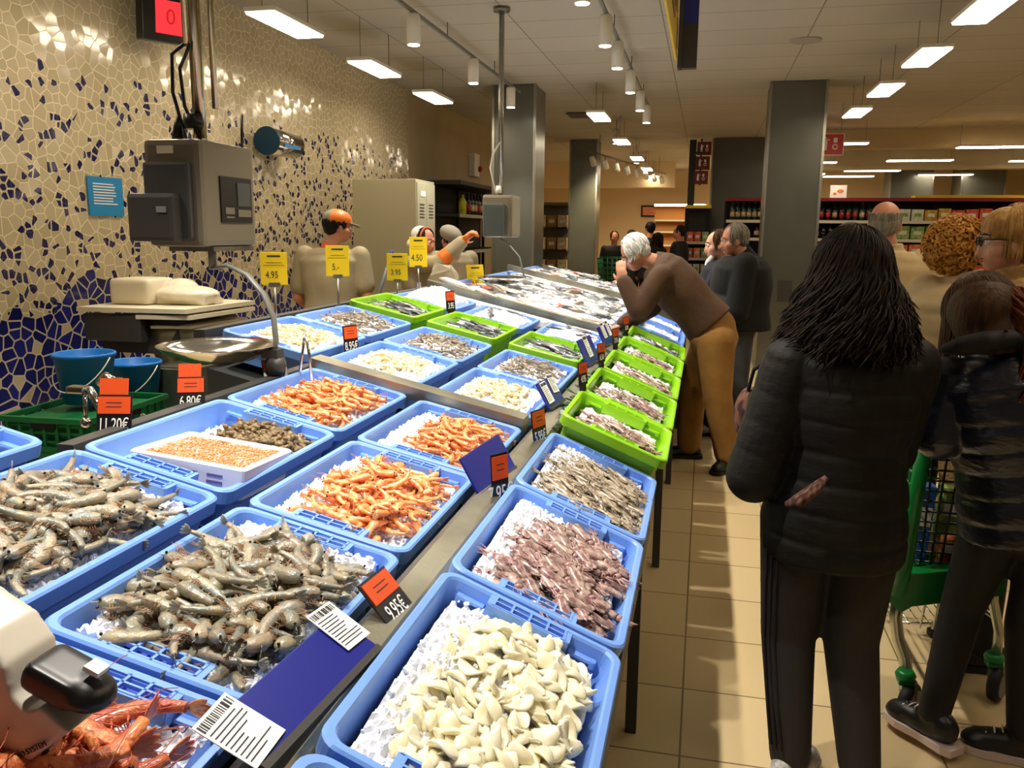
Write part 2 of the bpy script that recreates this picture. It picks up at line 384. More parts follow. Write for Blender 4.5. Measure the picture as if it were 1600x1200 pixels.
for i in range(8):
    t = thing('tilted_spotlight', 'small tilted white spotlight on the far left rail', 'spotlight', (-1.95+.13*i, 14.8+.75*i, 2.75), (R(42), R(-12), 0), gt)
    b = NB(); lathe(b, (0, 0, 0), [(.05, 0), (.05, .16), (.02, .18)], 12); obj('housing', b, lamp_w, t, True); q = Euler((R(42), R(-12), 0)).to_matrix().inverted() @ V((0, 0, 1)); b = NB(); p = V((0, 0, .12)); cyl(b, p, p+q*.12, .01, 6); obj('bracket', b, MT['grey_paint'], t)
    b = NB(); lathe(b, (0, 0, -.003), [(.043, 0), (.043, .006)], 12); obj('lens', b, em_spot, t)
    if i % 2 == 0:
        ld = bpy.data.lights.new('spot_beam', 'SPOT'); ld.energy = 170; ld.color = (1, .8, .5); ld.spot_size = R(100); ld.spot_blend = .8; ld.shadow_soft_size = .04
        lo = bpy.data.objects.new('spot_beam', ld); C.objects.link(lo); lo.parent = t; lo.location = (0, 0, -.03)
t = thing('lighting_track', 'short rail of the tilted spotlights at the far left', 'light track'); b = NB()
tube(b, [(-2.0, 14.6, 2.96), (-.98, 20.3, 2.96)], .015, 6); obj('track_rail', b, MT['grey_paint'], t)
for q in range(3): p = V((-1.9+.4*q, 15.15+2.22*q, 2.96)); b = NB(); cyl(b, p, (p.x, p.y, H-.002), .006, 6); obj('hanging_rod', b, MT['grey_paint'], t)
# warm light of the bakery section at the far end: lit shelf lamps
# hanging banner sign
t = thing('hanging_banner', 'yellow and dark blue box sign hanging from the ceiling', 'sign', (0, 0, 0))
b = NB(); prism(b, [(-.275, 2.80), (-.262, 2.80), (-.262, H-.01), (-.275, H-.01)], 3.2, 6.3); obj('yellow_panel', b, MT['yellow_card'], t)
b = NB(); bx(b, (-.245, 6.42, (2.76+H)/2), (.03, .1, H-2.77)); bx(b, (-.185, 6.42, (2.76+H)/2), (.12, .08, H-2.77)); obj('sign_box', b, MT['dark_grey'], t)
b = NB(); bx(b, (-.259, 6.15, 2.95), (.006, .05, .2)); bx(b, (-.259, 5.9, 3.1), (.006, .2, .1)); bx(b, (-.259, 5.5, 3.0), (.006, .35, .12)); bx(b, (-.259, 5.0, 3.08), (.006, .4, .1)); obj('printed_mark', b, mat('banner_brown', '#8a6a10', .5), t)
b = NB(); bx(b, (-.185, 6.377, 3.17), (.116, .006, .2)); obj('blue_band', b, mat('banner_blue', '#27338c', .5), t)
# speaker and vent in the ceiling
b = NB(); lathe(b, (.78, 8.2, H-.012), [(.13, 0), (.14, .012)], 28); o = obj('ceiling_speaker', b, mat('speaker_mesh', '#9a9088', .6)); tag(o, 'round flush loudspeaker in the ceiling before the pillar', 'speaker')
b = NB(); bx(b, (-1.9, 12.6, H-.012), (.3, .5, .02)); o = obj('air_vent', b, MT['dark_grey']); tag(o, 'square dark air grille in the ceiling over the far counter', 'vent')
# ------------------------------------------------------------------ wall objects
t = thing('blue_notice', 'blue notice with white lines of writing on the mosaic wall', 'sign', (-3.64, 4.59, 1.79))
b = NB(); bx(b, (0, 0, 0), (.008, .31, .235)); obj('notice_board', b, mat('notice_blue', '#0f86c6', .4), t)
b = NB()
random.seed(3)
for i in range(8):
    L_ = random.uniform(.17, .22); bx(b, (.0055, -.115+L_/2, .075-i*.017), (.002, L_, .007))
obj('printed_lines', b, MT['paper'], t)
t = thing('queue_display', 'black wall box with a red lit number display', 'display', (-3.45, 5.05, 2.93), (0, R(6), R(-32)))
b = NB(); bx(b, (0, 0, 0), (.1, .36, .30), bev=.008); obj('display_case', b, MT['black_plastic'], t)
b = NB(); bx(b, (.052, 0, 0), (.006, .19, .2)); obj('display_screen', b, emis('red_screen', (1, .035, .04), 1.5), t)
text('0', .13, emis('red_digits', (.7, .02, .02), .9), t, (.0565, 0, 0), (R(90), 0, R(90)), .0005)
text('TURNO', .03, MT['cream_plastic'], t, (.0515, 0, .125), (R(90), 0, R(90)))
t = thing('paper_roll_dispenser', 'shiny steel paper dispenser with a blue strip on the mosaic wall', 'dispenser', (-3.55, 6.62, 2.31))
b = NB(); cyl(b, (0.03, -.22, 0), (0.03, .22, 0), .108, 28); obj('drum', b, MT['chrome'], t, False)
b = NB(); cyl(b, (0.03, -.235, 0), (0.03, -.218, 0), .114, 28); obj('end_cap', b, mat('cap_blue', '#19425e', .3, .4), t)
b = NB(); bx(b, (.141, 0, -.03), (.008, .28, .03)); obj('blue_strip', b, mat('strip_blue', '#2a7fc4', .3), t)
t = thing('alarm_box', 'grey wall box with a red light on the beige wall', 'alarm', (-3.6, 13.0, 2.62))
b = NB(); bx(b, (0, 0, 0), (.1, .3, .35), bev=.01); obj('box_body', b, MT['white_plastic'], t)
b = NB(); ell(b, (.07, .1, -.05), (.04, .05, .05)); obj('red_lamp', b, mat('red_lens', '#b03018', .3), t)
# fire and direction signs
signr = mat('sign_red', '#c3241c', .45); signd = mat('sign_maroon', '#6d1a1a', .45)
def pict(b, x, z, s, y):      # extinguisher and hose picture
    bx(b, (x-s*.22, y, z-.02*s), (s*.16, .004, s*.45)); bx(b, (x-s*.22, y, z+s*.27), (s*.08, .004, s*.1)); bx(b, (x-s*.12, y, z+s*.2), (s*.16, .004, s*.05))
    tube(b, [(x+s*.2+s*.1*math.cos(k), y, z-.1*s+s*.1*math.sin(k)) for k in [i*.6 for i in range(11)]], s*.03, 5); bx(b, (x+s*.2, y, z+s*.18), (s*.16, .004, s*.2))
t = thing('fire_sign', 'red hanging sign with white extinguisher and hose symbols', 'sign', (1.54, 12.0, 2.77))
b = NB(); bx(b, (0, 0, 0), (.32, .012, .26)); obj('sign_plate', b, signr, t)
b = NB(); bx(b, (0, .001, 0), (.34, .006, .28)); obj('sign_border', b, MT['paper'], t)
b = NB(); pict(b, 0, 0, .3, -.009); obj('symbol', b, MT['paper'], t)
b = NB(); cyl(b, (-.12, 0, .14), (-.12, 0, H-2.77), .003, 6); cyl(b, (.12, 0, .14), (.12, 0, H-2.77), .003, 6); obj('hanging_wire', b, MT['grey_paint'], t)
for i, (z, w_) in enumerate(((3.08, 'top'), (2.83, 'middle'), (2.58, 'bottom'))):
    t = thing('small_red_sign', 'maroon square sign with pale symbols beside the wide pillar, %s of three' % w_, 'sign', (-.10-.02*i, 15.6, z))
    b = NB(); bx(b, (0, 0, 0), (.25, .02, .23)); obj('sign_plate', b, signd, t)
    b = NB(); pict(b, 0, 0, .22, -.012); obj('symbol', b, MT['paper'], t)
b = NB(); bx(b, (-.3, 15.8, 2.0), (.12, .08, 2.5)); bx(b, (-.3, 15.8, .38), (.3, .3, .76)); bx(b, (-.2, 15.66, 3.0), (.2, .3, .03)); bx(b, (-.15, 15.63, 2.85), (.03, .02, .8)); o = obj('sign_post', b, MT['black_plastic']); tag(o, 'tall black post carrying the small maroon signs', 'post')
# ================================================================== the counter
TB = R(12.8); TA = R(22)
def zB(x): return 1.0-math.tan(TB)*(x+.98)
def zA(x): return .93-math.tan(TA)*(x+.48)
t = thing('fish_counter', 'long sloping steel fish counter carrying all the crates', 'counter', (0, 0, 0))
Y0, Y1 = -.6, 9.7
b = NB()
for xl, ya_, yb_ in ((-1.90, Y0, 1.62), (-1.44, 1.62, 2.9), (-1.90, 2.9, Y1)): prism(b, [(xl, .0), (xl, zB(xl)-.15), (-.58, zB(-.58)-.15), (-.5, .80), (-.17, .655), (-.17, .62), (-.34, .5), (-.34, 0)], ya_, yb_)
obj('counter_body', b, mat('counter_dark', '#2c2e2c', .5), t)
b = NB(); prism(b, [(-.575, zB(-.58)-.14), (-.575, .905), (-.555, .915), (-.505, .905), (-.49, .89), (-.49, .80)], Y0, 2.9)
prism(b, [(-.575, zB(-.58)-.14), (-.575, .905), (-.555, .915), (-.505, .905), (-.49, .89), (-.49, .80)], 2.9, Y1); obj('front_rail', b, MT['rail_steel'], t)
b = NB(); prism(b, [(-.16, .60), (-.135, .61), (-.135, .68), (-.16, .67)], Y0, 2.72); obj('front_lip', b, MT['dark_grey'], t)
for y in (-.3, .9, 2.5, 3.9, 5.3, 6.9, 8.4): b = NB(); bx(b, (-.16, y, .31), (.035, .035, .62)); obj('frame_leg', b, MT['dark_grey'], t)
b = NB()
def crossrail(b, y, x0=-1.88, x1=-.6, wdt=.09, up=.03):
    n = (zB(x0)-zB(x1)); prism(b, [(x0, zB(x0)+up-.05), (x1, zB(x1)+up-.05), (x1, zB(x1)+up), (x0, zB(x0)+up)], y, y+wdt)
crossrail(b, 2.83, -1.42, -.6); obj('cross_rail', b, MT['rail_steel'], t)
b = NB(); crossrail(b, 5.55, up=.06, wdt=.07); obj('cross_rail', b, MT['rail_steel'], t)
b = NB(); crossrail(b, 8.0, up=.08, wdt=.07); obj('cross_rail', b, MT['rail_steel'], t)
b = NB(); prism(b, [(-1.95, zB(-1.9)-.14), (-1.90, zB(-1.9)-.14), (-1.90, zB(-1.9)+.0), (-1.95, zB(-1.9)+.0)], 2.9, Y1)
prism(b, [(-1.47, zB(-1.45)-.14), (-1.425, zB(-1.45)-.14), (-1.425, zB(-1.45)-.01), (-1.47, zB(-1.45)-.01)], 1.62, 2.9); obj('back_edge', b, MT['dark_grey'], t)
# plastic leaf garland lying along the rail
leafm = mat('plastic_leaf', '#175a2c', .4, col2='#0a3b1c', scale=30, rand=.2)
b = NB(); random.seed(11)
for i in range(900):
    y = random.uniform(2.9, 8); x = -.47+random.uniform(-.035, .03); z = .905+random.uniform(-.01, .025); a = random.uniform(0, 6.28)
    L_ = random.uniform(.03, .06); d = V((math.cos(a), math.sin(a), random.uniform(-.3, .7)))*L_; s_, u_ = frame(d); s_ *= L_*.3; p = V((x, y, z))
    vs = [b.verts.new(q) for q in (p, p+d*.5+s_, p+d, p+d*.5-s_)]; b.faces.new(vs)
o = obj('leaf_garland', b, leafm); tag(o, 'strip of dark green plastic leaves along the counter rail by the lime crates', 'garland', None, 'stuff')
# ================================================================== crates
def rrect(x0, x1, y0, y1, r, z, n=5):
    P = []
    for cx_, cy_, a0 in ((x1-r, y1-r, 0), (x0+r, y1-r, 90), (x0+r, y0+r, 180), (x1-r, y0+r, 270)):
        for k in range(n+1):
            a = R(a0+90*k/n); P.append(V((cx_+r*math.cos(a), cy_+r*math.sin(a), z)))
    return P
def crate_bm(W, L, D):
    b = NB(); rings = []
    def rg(i, z, r): rings.append([b.verts.new(p) for p in rrect(i, W-i, i, L-i, r, z)])
    rg(.030, -D, .02); rg(.018, -.035, .03); rg(.001, -.035, .034); rg(0, -.004, .035); rg(.004, 0, .034); rg(.015, 0, .028); rg(.019, -.005, .026); rg(.022, -.03, .024); rg(.034, -D+.008, .02)
    skin(b, rings, 0, True, False)
    return b
CR = {}
def crate_master(kind, W, L, D, m):
    c = {}
    c['shell'] = crate_bm(W, L, D)
    # grip block in the middle of each short end: barred openings over a deep slot, stepped ledges beside
    c['grip'] = []
    for e in (0, 1):
        b = NB(); sg = 1 if e == 0 else -1; y0 = .012 if e == 0 else L-.012
        def yy(v): return y0+sg*v
        for k in range(5): bx(b, (W/2-.075+k*.0375, yy(.022), -.003), (.005, .04, .007))
        for k in range(3): bx(b, (W/2, yy(.004+k*.018), -.003), (.155, .004, .007))
        bx(b, (W/2-.082, yy(.02), -.018), (.012, .045, .034)); bx(b, (W/2+.082, yy(.02), -.018), (.012, .045, .034))
        bx(b, (W/2, yy(.043), -.02), (.17, .005, .038))
        for s in (-1, 1):
            bx(b, (W/2+s*.12, yy(.018), -.028), (.055, .018, .006)); bx(b, (W/2+s*.145, yy(.018), -.032), (.012, .014, .016))
        c['grip'].append(b)
    c['slot'] = []
    for e in (0, 1):
        b = NB(); y0 = .022 if e == 0 else L-.022; sg = 1 if e == 0 else -1
        bx(b, (W/2, y0+sg*.010, -.016), (.155, .036, .006)); c['slot'].append(b)
    objs = {'shell': obj('crate', c['shell'], m, None), 'grip': [obj('hand_grip', g, m) for g in c['grip']], 'slot': [obj('grip_slot', g, m2) for g, m2 in zip(c['slot'], [MT['deep_blue_plastic'] if kind == 'blue' else MT['green_plastic']]*2)]}
    root = objs['shell']
    for g in objs['grip']+objs['slot']: g.parent = root
    return root
blue0 = crate_master('blue', .392, .596, .115, MT['blue_plastic'])
lime0 = crate_master('lime', .392, .575, .16, MT['green_plastic'])
lime1 = crate_master('lime', .392, .465, .16, MT['green_plastic'])
used = set()
def place_crate(m, x, y, z, t, label, group=None):
    if m.name not in used: used.add(m.name); o = m
    else: o = dup(m)
    o.location = (x, y, z); o.rotation_euler = (0, t, 0); tag(o, label, 'crate', group); return o
class Tray:
    def __init__(s, x, y, z, t, W=.392, L=.596): s.o = V((x, y, z)); s.t = t; s.W = W; s.L = L; s.Rm = Matrix.Rotation(t, 3, 'Y')
    def P(s, u, v, h=0): return s.o+s.Rm @ V((u, v, h))
def hsh(u, v, k): return noise.noise(V((u*k, v*k, k)))
def ice_bed(T, label, top=-.035, hump=.03, nu=46, rough=.008, cx=.5, cy=.5, chunks=260, group=None, seed=1, prof=None):
    random.seed(seed); b = NB(); nv = int(nu*T.L/T.W); g = []; m = .036
    for j in range(nv+1):
        row = []
        for i in range(nu+1):
            u, v = m+(T.W-2*m)*i/nu, m+(T.L-2*m)*j/nv
            e = min(i, nu-i, (j), (nv-j))/nu
            h = top+(prof(u/T.W, v/T.L) if prof else hump*math.exp(-(((u/T.W-cx)/.42)**2+((v/T.L-cy)/.42)**2)))+.012*noise.noise(V((u*22, v*22, seed)))+random.uniform(-rough, rough)
            if e == 0: h = -.09
            row.append(b.verts.new(T.P(u, v, h)))
        g.append(row)
    for j in range(nv):
        for i in range(nu):
            b.faces.new((g[j][i], g[j][i+1], g[j+1][i+1], g[j+1][i]))
    for k in range(chunks):
        u, v = random.uniform(m+.01, T.W-m-.01), random.uniform(m+.01, T.L-m-.01)
        h = top+(prof(u/T.W, v/T.L) if prof else hump*math.exp(-(((u/T.W-cx)/.42)**2+((v/T.L-cy)/.42)**2)))+.006
        s_ = random.uniform(.004, .012); bx(b, T.P(u, v, h), (s_, s_*random.uniform(.5, 1), s_*random.uniform(.4, .8)), Euler([random.uniform(0, 3) for _ in range(3)]).to_matrix())
    o = obj('crushed_ice', b, MT['ice'], fix=False); tag(o, label, 'ice', group, 'stuff'); return o
# ------------------------------------------------------------------ seafood shapes
def prawn(L=.11, arc=R(80), fat=.085, shell=None, limb=None, feel=0, seed=0, seg=22, n=10, legs=True):
    """a whole prawn lying on its side: returns root body with tail fan and legs"""
    rnd = random.Random(seed); pts = []; rs = []
    rad = L/arc
    for k in range(seg+1):
        t = k/seg; th = arc*(t**1.35)
        pts.append(V((rad*math.sin(th)-L*.42, -rad*(1-math.cos(th))+L*.14*arc, 0)))
        if t < .12: r = fat*(.18+.62*t/.12)
        elif t < .36: r = fat*(.8+.28*math.sin((t-.12)/.24*PI*.55))
        else:
            q = (t-.36)/.64; r = fat*(1.03-.66*q); r *= 1-.17*abs(math.sin(q*PI*6+.4))**5
        rs.append(r*L)
    b = NB(); tube(b, pts, rs, n, 0, .78)
    # rostrum and eyes
    d = (pts[0]-pts[2]).normalized(); tube(b, [pts[1]+V((0, rs[1]*.7, 0)), pts[0]+d*L*.09+V((0, rs[1]*1.2, 0))], [L*.013, L*.002], 5)
    for s in (-1, 1): ell(b, pts[1]+V((-.006*L, rs[1]*.25, s*rs[2]*.72)), (L*.021,)*3, mi=1, seg=8, rn=6)
    body = obj('prawn', b, [shell, MT['eye_dark']], None)
    b = NB(); e = pts[-1]; d = (pts[-1]-pts[-3]).normalized(); sd = V((0, 0, 1)); up = d.cross(sd)
    for a in (-.62, -.25, .12, .48):
        dd = (d*math.cos(a)+sd*math.sin(a)).normalized(); q = e+dd*L*.085
        mt_ = Matrix((dd, dd.cross(up).normalized(), up)).transposed(); ell(b, q, (L*.085, L*.03, L*.008), mt_, seg=8, rn=5)
    obj('tail_fan', b, shell, body)
    if legs:
        b = NB()
        for k in range(5):
            i = 4+k; p = pts[i]; nd_ = V((pts[i+1]-pts[i-1])).cross(sd).normalized()
            for s in (-1, 1):
                q = p+nd_*rs[i]*.7+sd*s*rs[i]*.35; r1 = q+nd_*L*.09+V((-L*.03, 0, s*L*.02)); r2 = r1+V((-L*.09, rnd.uniform(-.03, .03)*L, s*L*.02))+nd_*L*.02
                tube(b, [q, r1, r2], [L*.008, L*.006, L*.003], 4)
        for k in range(5):
            i = int(seg*(.45+.1*k)); p = pts[i]; nd_ = V((pts[min(i+1, seg)]-pts[i-1])).cross(sd).normalized()
            for s in (-1, 1): tube(b, [p+nd_*rs[i]*.8+sd*s*rs[i]*.3, p+nd_*(rs[i]+L*.045)+V((-L*.02, 0, s*L*.01))], [L*.012, L*.005], 4)
        obj('leg_fringe', b, limb or shell, body)
    if feel:
        b = NB()
        for s in (-1, 1):
            q = pts[0]; P_ = [q]; dd = V((-1, rnd.uniform(-.2, .5), s*.3)).normalized()
            for k in range(9): P_.append(P_[-1]+dd*feel*L/9); dd = (dd+V((rnd.uniform(-.1, .25), rnd.uniform(-.3, .3), -.06*s))).normalized()
            tube(b, P_, [L*.006]*4+[L*.004]*6, 4)
        obj('feeler', b, limb or shell, body)
    return body
def spread(T, region, n, seed, mind, mg=.12):
    """jittered positions inside an elliptical region (fractions of the crate)"""
    rnd = random.Random(seed); cx_, cy_, ax, ay = region; pts = []; tries = 0
    while len(pts) < n and tries < 6000:
        tries += 1; a = rnd.uniform(0, 2*PI); q = math.sqrt(rnd.random()); u = cx_+ax*q*math.copysign(abs(math.cos(a))**.7, math.cos(a)); v = cy_+ay*q*math.copysign(abs(math.sin(a))**.7, math.sin(a))
        if not (mg < u < 1-mg and mg*.62 < v < 1-mg*.62): continue
        p = (u*T.W, v*T.L)
        if all((p[0]-r[0])**2+(p[1]-r[1])**2 > mind*mind for r in pts): pts.append(p)
        if tries % 700 == 0: mind *= .9
    return pts, rnd
def heap(T, masters, region, layers, label, cat, group, seed, mind, base=-.03, step=.011, hump=.03, tiltr=.25, yawc=None, yawr=PI, sc=(.85, 1.15), mg=.12):
    cnt = 0
    for ly, (n, shrink) in enumerate(layers):
        reg = (region[0], region[1], region[2]*shrink, region[3]*shrink); pts, rnd = spread(T, reg, n, seed+ly*17, mind, mg)
        for (u, v) in pts:
            du, dv = (u/T.W-region[0])/region[2], (v/T.L-region[1])/region[3]
            h = base+ly*step+hump*max(0, 1-.75*(du*du+dv*dv))+rnd.uniform(-.002, .002)
            m = rnd.choice(masters); yaw_ = (rnd.uniform(-PI, PI) if yawc is None else yawc+rnd.uniform(-yawr, yawr))
            if yawc is not None and rnd.random() < .5: yaw_ += PI
            q = T.Rm @ Euler((rnd.uniform(-tiltr, tiltr)+(PI if rnd.random() < .5 else 0), rnd.uniform(-tiltr, tiltr), 0)).to_matrix()
            q = T.Rm @ Matrix.Rotation(yaw_, 3, 'Z') @ Euler((rnd.uniform(-tiltr, tiltr)+(PI if rnd.random() < .5 else 0), rnd.uniform(-tiltr, tiltr), 0)).to_matrix()
            if m.name in used: o = dup(m)
            else: used.add(m.name); o = m
            s_ = rnd.uniform(*sc); o.location = T.P(u, v, h); o.rotation_euler = q.to_euler(); o.scale = (s_, s_, s_)
            tag(o, label, cat, group); cnt += 1
    return cnt
grey_s = mat('grey_prawn_shell', '#a89678', .32, col2='#80847a', scale=38, spec=.6, rand=.24, coat=.3, sss=.25, bump=.25, bscale=180)
grey_l = mat('grey_prawn_limb', '#a07a58', .4, rand=.15)
or_s = mat('orange_prawn_shell', '#ee8a42', .35, col2='#f6b680', scale=50, rand=.12, coat=.25, sss=.25)
or_l = mat('orange_prawn_limb', '#ea8040', .4)
red_s = mat('red_prawn_shell', '#b04522', .34, col2='#dd8a55', scale=28, rand=.2, coat=.35, sss=.25, bump=.5, bscale=120)
red_l = mat('red_prawn_limb', '#b8553a', .4)
sh_s = mat('small_shrimp_shell', '#a89a86', .3, col2='#7c7060', scale=80, rand=.25, coat=.3)
cream_m = mat('cuttlefish_flesh', '#f8f3da', .35, col2='#f3e8c2', scale=40, rand=.04, sss=.4, coat=.2)
squid_m = mat('mottled_squid_skin', '#b39c92', .25, col2='#7d5a58', scale=70, rand=.2, coat=.6, sss=.15)
squid_t = mat('squid_tentacle', '#a88480', .3, rand=.15)
slim_m = mat('slim_squid_skin', '#b9ab92', .25, col2='#857462', scale=90, rand=.22, coat=.5, stretch=(1, 3, 1))
def squid(L, fat, m, mt_, seed, bend=.2):
    rnd = random.Random(seed); b = NB(); N = 12; pts = []; rs = []
    for k in range(N+1):
        t = k/N; pts.append(V((t*L*.62-L*.4, bend*L*math.sin(t*2)*.3, 0))); rs.append(fat*L*(.08+.92*math.sin(min(1, t*1.5)*PI/2)**.8)*(1 if t < .9 else .86))
    tube(b, pts, rs, 10, 0, .6)
    for s in (-1, 1): ell(b, pts[2]+V((L*.03, s*fat*L*.9, 0)), (L*.11, fat*L*.75, L*.01), Matrix.Rotation(s*.35, 3, 'Z'), seg=8, rn=5)
    body = obj('squid', b, m, None)
    b = NB(); e = pts[-1]; ell(b, e+V((L*.05, 0, 0)), (L*.07, fat*L*.75, fat*L*.55), seg=10, rn=6)
    for k in range(7):
        a = -.5+k/6; d = V((1, a, rnd.uniform(-.15, .25))).normalized(); P_ = [e+V((L*.09, a*fat*L, 0))]
        for q in range(5): P_.append(P_[-1]+d*L*.055); d = (d+V((0, rnd.uniform(-.4, .4), rnd.uniform(-.2, .15)))).normalized()
        tube(b, P_, [L*.02, L*.017, L*.014, L*.011, L*.008, L*.004], 5)
    for s in (-1, 1): ell(b, e+V((L*.05, s*fat*L*.6, fat*L*.3)), (L*.02,)*3, mi=1, seg=6, rn=5)
    obj('tentacles', b, [mt_, MT['eye_dark']], body); return body
def chunk(L, seed, m):      # folded slice of cuttlefish flesh
    b = NB(); bmesh.ops.create_icosphere(b, subdivisions=3, radius=1); rnd = random.Random(seed); w_ = rnd.uniform(.42, .62); cu = rnd.uniform(.25, .6)
    for v in b.verts:
        p = v.co.copy(); n = noise.noise(p*.9+V((seed*7.3, 0, 0))); n2 = noise.noise(p*2.0+V((0, seed*3.1, 0)))
        p *= 1+.28*n+.12*n2; v.co = V((p.x*L, p.y*L*w_, p.z*L*.23+L*cu*(p.x*p.x-.4)*.7+L*.25*p.y*p.x*math.sin(seed)))
    return obj('cuttlefish_piece', b, m, None, True)
def sring(seed, m):
    rnd = random.Random(seed); b = NB(); n = 14; R_ = .023; sq_ = rnd.uniform(.6, 1)
    P_ = [V((R_*math.cos(2*PI*k/n), R_*sq_*math.sin(2*PI*k/n), .004*math.sin(k+seed))) for k in range(n-2)]; tube(b, P_, .009, 7, 0, .7); return obj('squid_ring', b, m, None, True)
def barnacle(seed, m):
    rnd = random.Random(seed); b = NB(); tube(b, [(-.012, 0, 0), (-.004, .002, .002), (.005, 0, .003), (.011, .001, .004)], [.0045, .006, .0075, .005], 7); tube(b, [(.009, 0, .004), (.016, .002, .005), (.021, .003, .006)], [.006, .005, .001], 6)
    for v in b.verts: v.co += V((0, noise.noise(v.co*200+V((seed, 0, 0)))*.003, noise.noise(v.co*180+V((0, seed, 0)))*.002))
    return obj('goose_barnacle', b, m, None)
def fish(L, deep, thick, top, belly, seed, fork=.12):
    """finned fish lying on its side; top half dark, belly pale"""
    b = NB(); N = 16; rings = []; P_ = []
    for k in range(N+1):
        t = k/N; x = (t-.5)*L*.88; h = deep*L*(math.sin(PI*min(1, (t+.02)*1.02)**.72)*.5+.035); w_ = thick*L*(math.sin(PI*(t*.97+.015)**.6)*.5+.012)
        P_.append((x, h)); rings.append(ring(b, V((x, 0, 0)), V((0, 1, 0)), V((0, 0, 1)), h, w_, 12))
    skin(b, rings)
    for f in b.faces:
        if f.calc_center_median().y > -.02*L*deep/.2: f.material_index = 0
        else: f.material_index = 1
        f.smooth = True
    for s in (-1, 1): ell(b, (P_[2][0], P_[2][1]*.25, s*thick*L*.27), (L*.018, L*.018, L*.008), mi=2, seg=8, rn=5)
    for (x0, x1, s, hh) in ((.35, .62, 1, .05), (.62, .8, 1, .03), (.6, .78, -1, .035)):
        pr_ = []
        for k in range(4):
            t = x0+(x1-x0)*k/3; i = int(t*N); pr_.append((P_[i][0], s*P_[i][1]*.92, s*(P_[i][1]+hh*L*(1-.7*k/3)+.0)))
        A_ = [b.verts.new((x, y, .0015)) for x, y, _ in pr_]; B_ = [b.verts.new((x+.01*L, y2, .0005)) for x, _, y2 in pr_]
        A2 = [b.verts.new((x, y, -.0015)) for x, y, _ in pr_]; B2 = [b.verts.new((x+.01*L, y2, -.0005)) for x, _, y2 in pr_]
        for k in range(3):
            b.faces.new((A_[k], A_[k+1], B_[k+1], B_[k])); b.faces.new((A2[k+1], A2[k], B2[k], B2[k+1])); b.faces.new((B_[k], B_[k+1], B2[k+1], B2[k]))
    o = obj('fish', b, [top, belly, MT['eye_dark']], None, False, fix=False)
    b = NB(); x = .44*L; pts = [(x-.02*L, 0), (x+.12*L, fork*L), (x+.07*L, 0), (x+.12*L, -fork*L)]; prism(b, pts, -.0015, .0015, 'z'); obj('tail_fin', b, top, o)
    return o
# ------------------------------------------------------------------ near crates
XA, XB, XC, XD = -.48, -.98, -1.41, -1.85
def blue(x, y, t, label, dz=0): return place_crate(blue0, x, y, (zA(x) if t == TA else zB(x))+dz, t, label)
def TR(x, y, t, dz=0, L=.596): return Tray(x, y, (zA(x) if t == TA else zB(x))+dz, t, .392, L)
gp = [prawn(.128, a, .118, grey_s, grey_l, 0, i) for i, a in enumerate((R(45), R(80), R(120)))]
rp = [prawn(.20, a, .105, red_s, red_l, .9, i) for i, a in enumerate((R(45), R(95)))]
op = [prawn(.095, a, .108, or_s, or_l, .35, i, legs=True) for i, a in enumerate((R(60), R(110), R(150)))]
sp_ = [prawn(.075, a, .09, sh_s, sh_s, 0, i, seg=12, n=7, legs=False) for i, a in enumerate((R(40), R(90)))]
for m_, nm in ((gp, 'grey_prawn'), (rp, 'red_prawn'), (op, 'orange_prawn'), (sp_, 'small_shrimp')):
    for o in m_: o.name = nm
# row A
blue(XA, .32, TA, 'blue crate with only ice showing, nearest on the aisle side'); TT = TR(XA, .32, TA); ice_bed(TT, 'crushed ice in the nearest aisle-side blue crate', -.045, .02, seed=2, chunks=350)
blue(XA, .93, TA, 'blue crate heaped with white cuttlefish pieces, front of the aisle side'); TT = TR(XA, .93, TA)
ice_bed(TT, 'crushed ice around the white cuttlefish pieces', -.045, .045, seed=3, cx=.42, cy=.5, chunks=420)
cm = [chunk(.025, i, cream_m) for i in range(6)]
ring_m = mat('squid_ring_flesh', '#f0e0b4', .4, col2='#e8d29c', scale=40, rand=.05, sss=.2)
sr = [sring(i, ring_m) for i in range(3)]
heap(TT, cm, (.56, .46, .38, .46), ((130, 1.0), (105, .93), (60, .75)), 'pale cream piece of cuttlefish in the front aisle-side crate', 'cuttlefish', 'cream cuttlefish pieces in the front crate', 31, .019, -.03, .010, .03, .6)
blue(XA, 1.54, TA, 'blue crate of purple mottled squid on ice, between cuttlefish and slim squid'); TT = TR(XA, 1.54, TA)
ice_bed(TT, 'crushed ice under the purple mottled squid', -.04, .035, seed=4, cx=.25, cy=.6, chunks=420)
sq = [squid(.115, .13, squid_m, squid_t, i) for i in range(3)]
heap(TT, sq, (.58, .44, .36, .42), ((80, 1.0), (50, .88)), 'small purple mottled squid in the second aisle-side crate', 'squid', 'purple mottled squid', 41, .02, -.028, .010, .03, .2, R(-25), .7)
blue(XA, 2.15, TA, 'blue crate of slim beige squid on ice, next to the first lime crate'); TT = TR(XA, 2.15, TA)
ice_bed(TT, 'crushed ice under the slim beige squid', -.04, .03, seed=5, cx=.2, cy=.6, chunks=380)
sl = [squid(.12, .075, slim_m, slim_m, 7+i, .4) for i in range(3)]
for o in sl: o.name = 'slim_squid'
heap(TT, sl, (.55, .45, .38, .42), ((100, 1.0), (60, .9)), 'slim beige squid in the third aisle-side crate', 'squid', 'slim beige squid', 51, .017, -.028, .009, .025, .15, R(-28), .4)
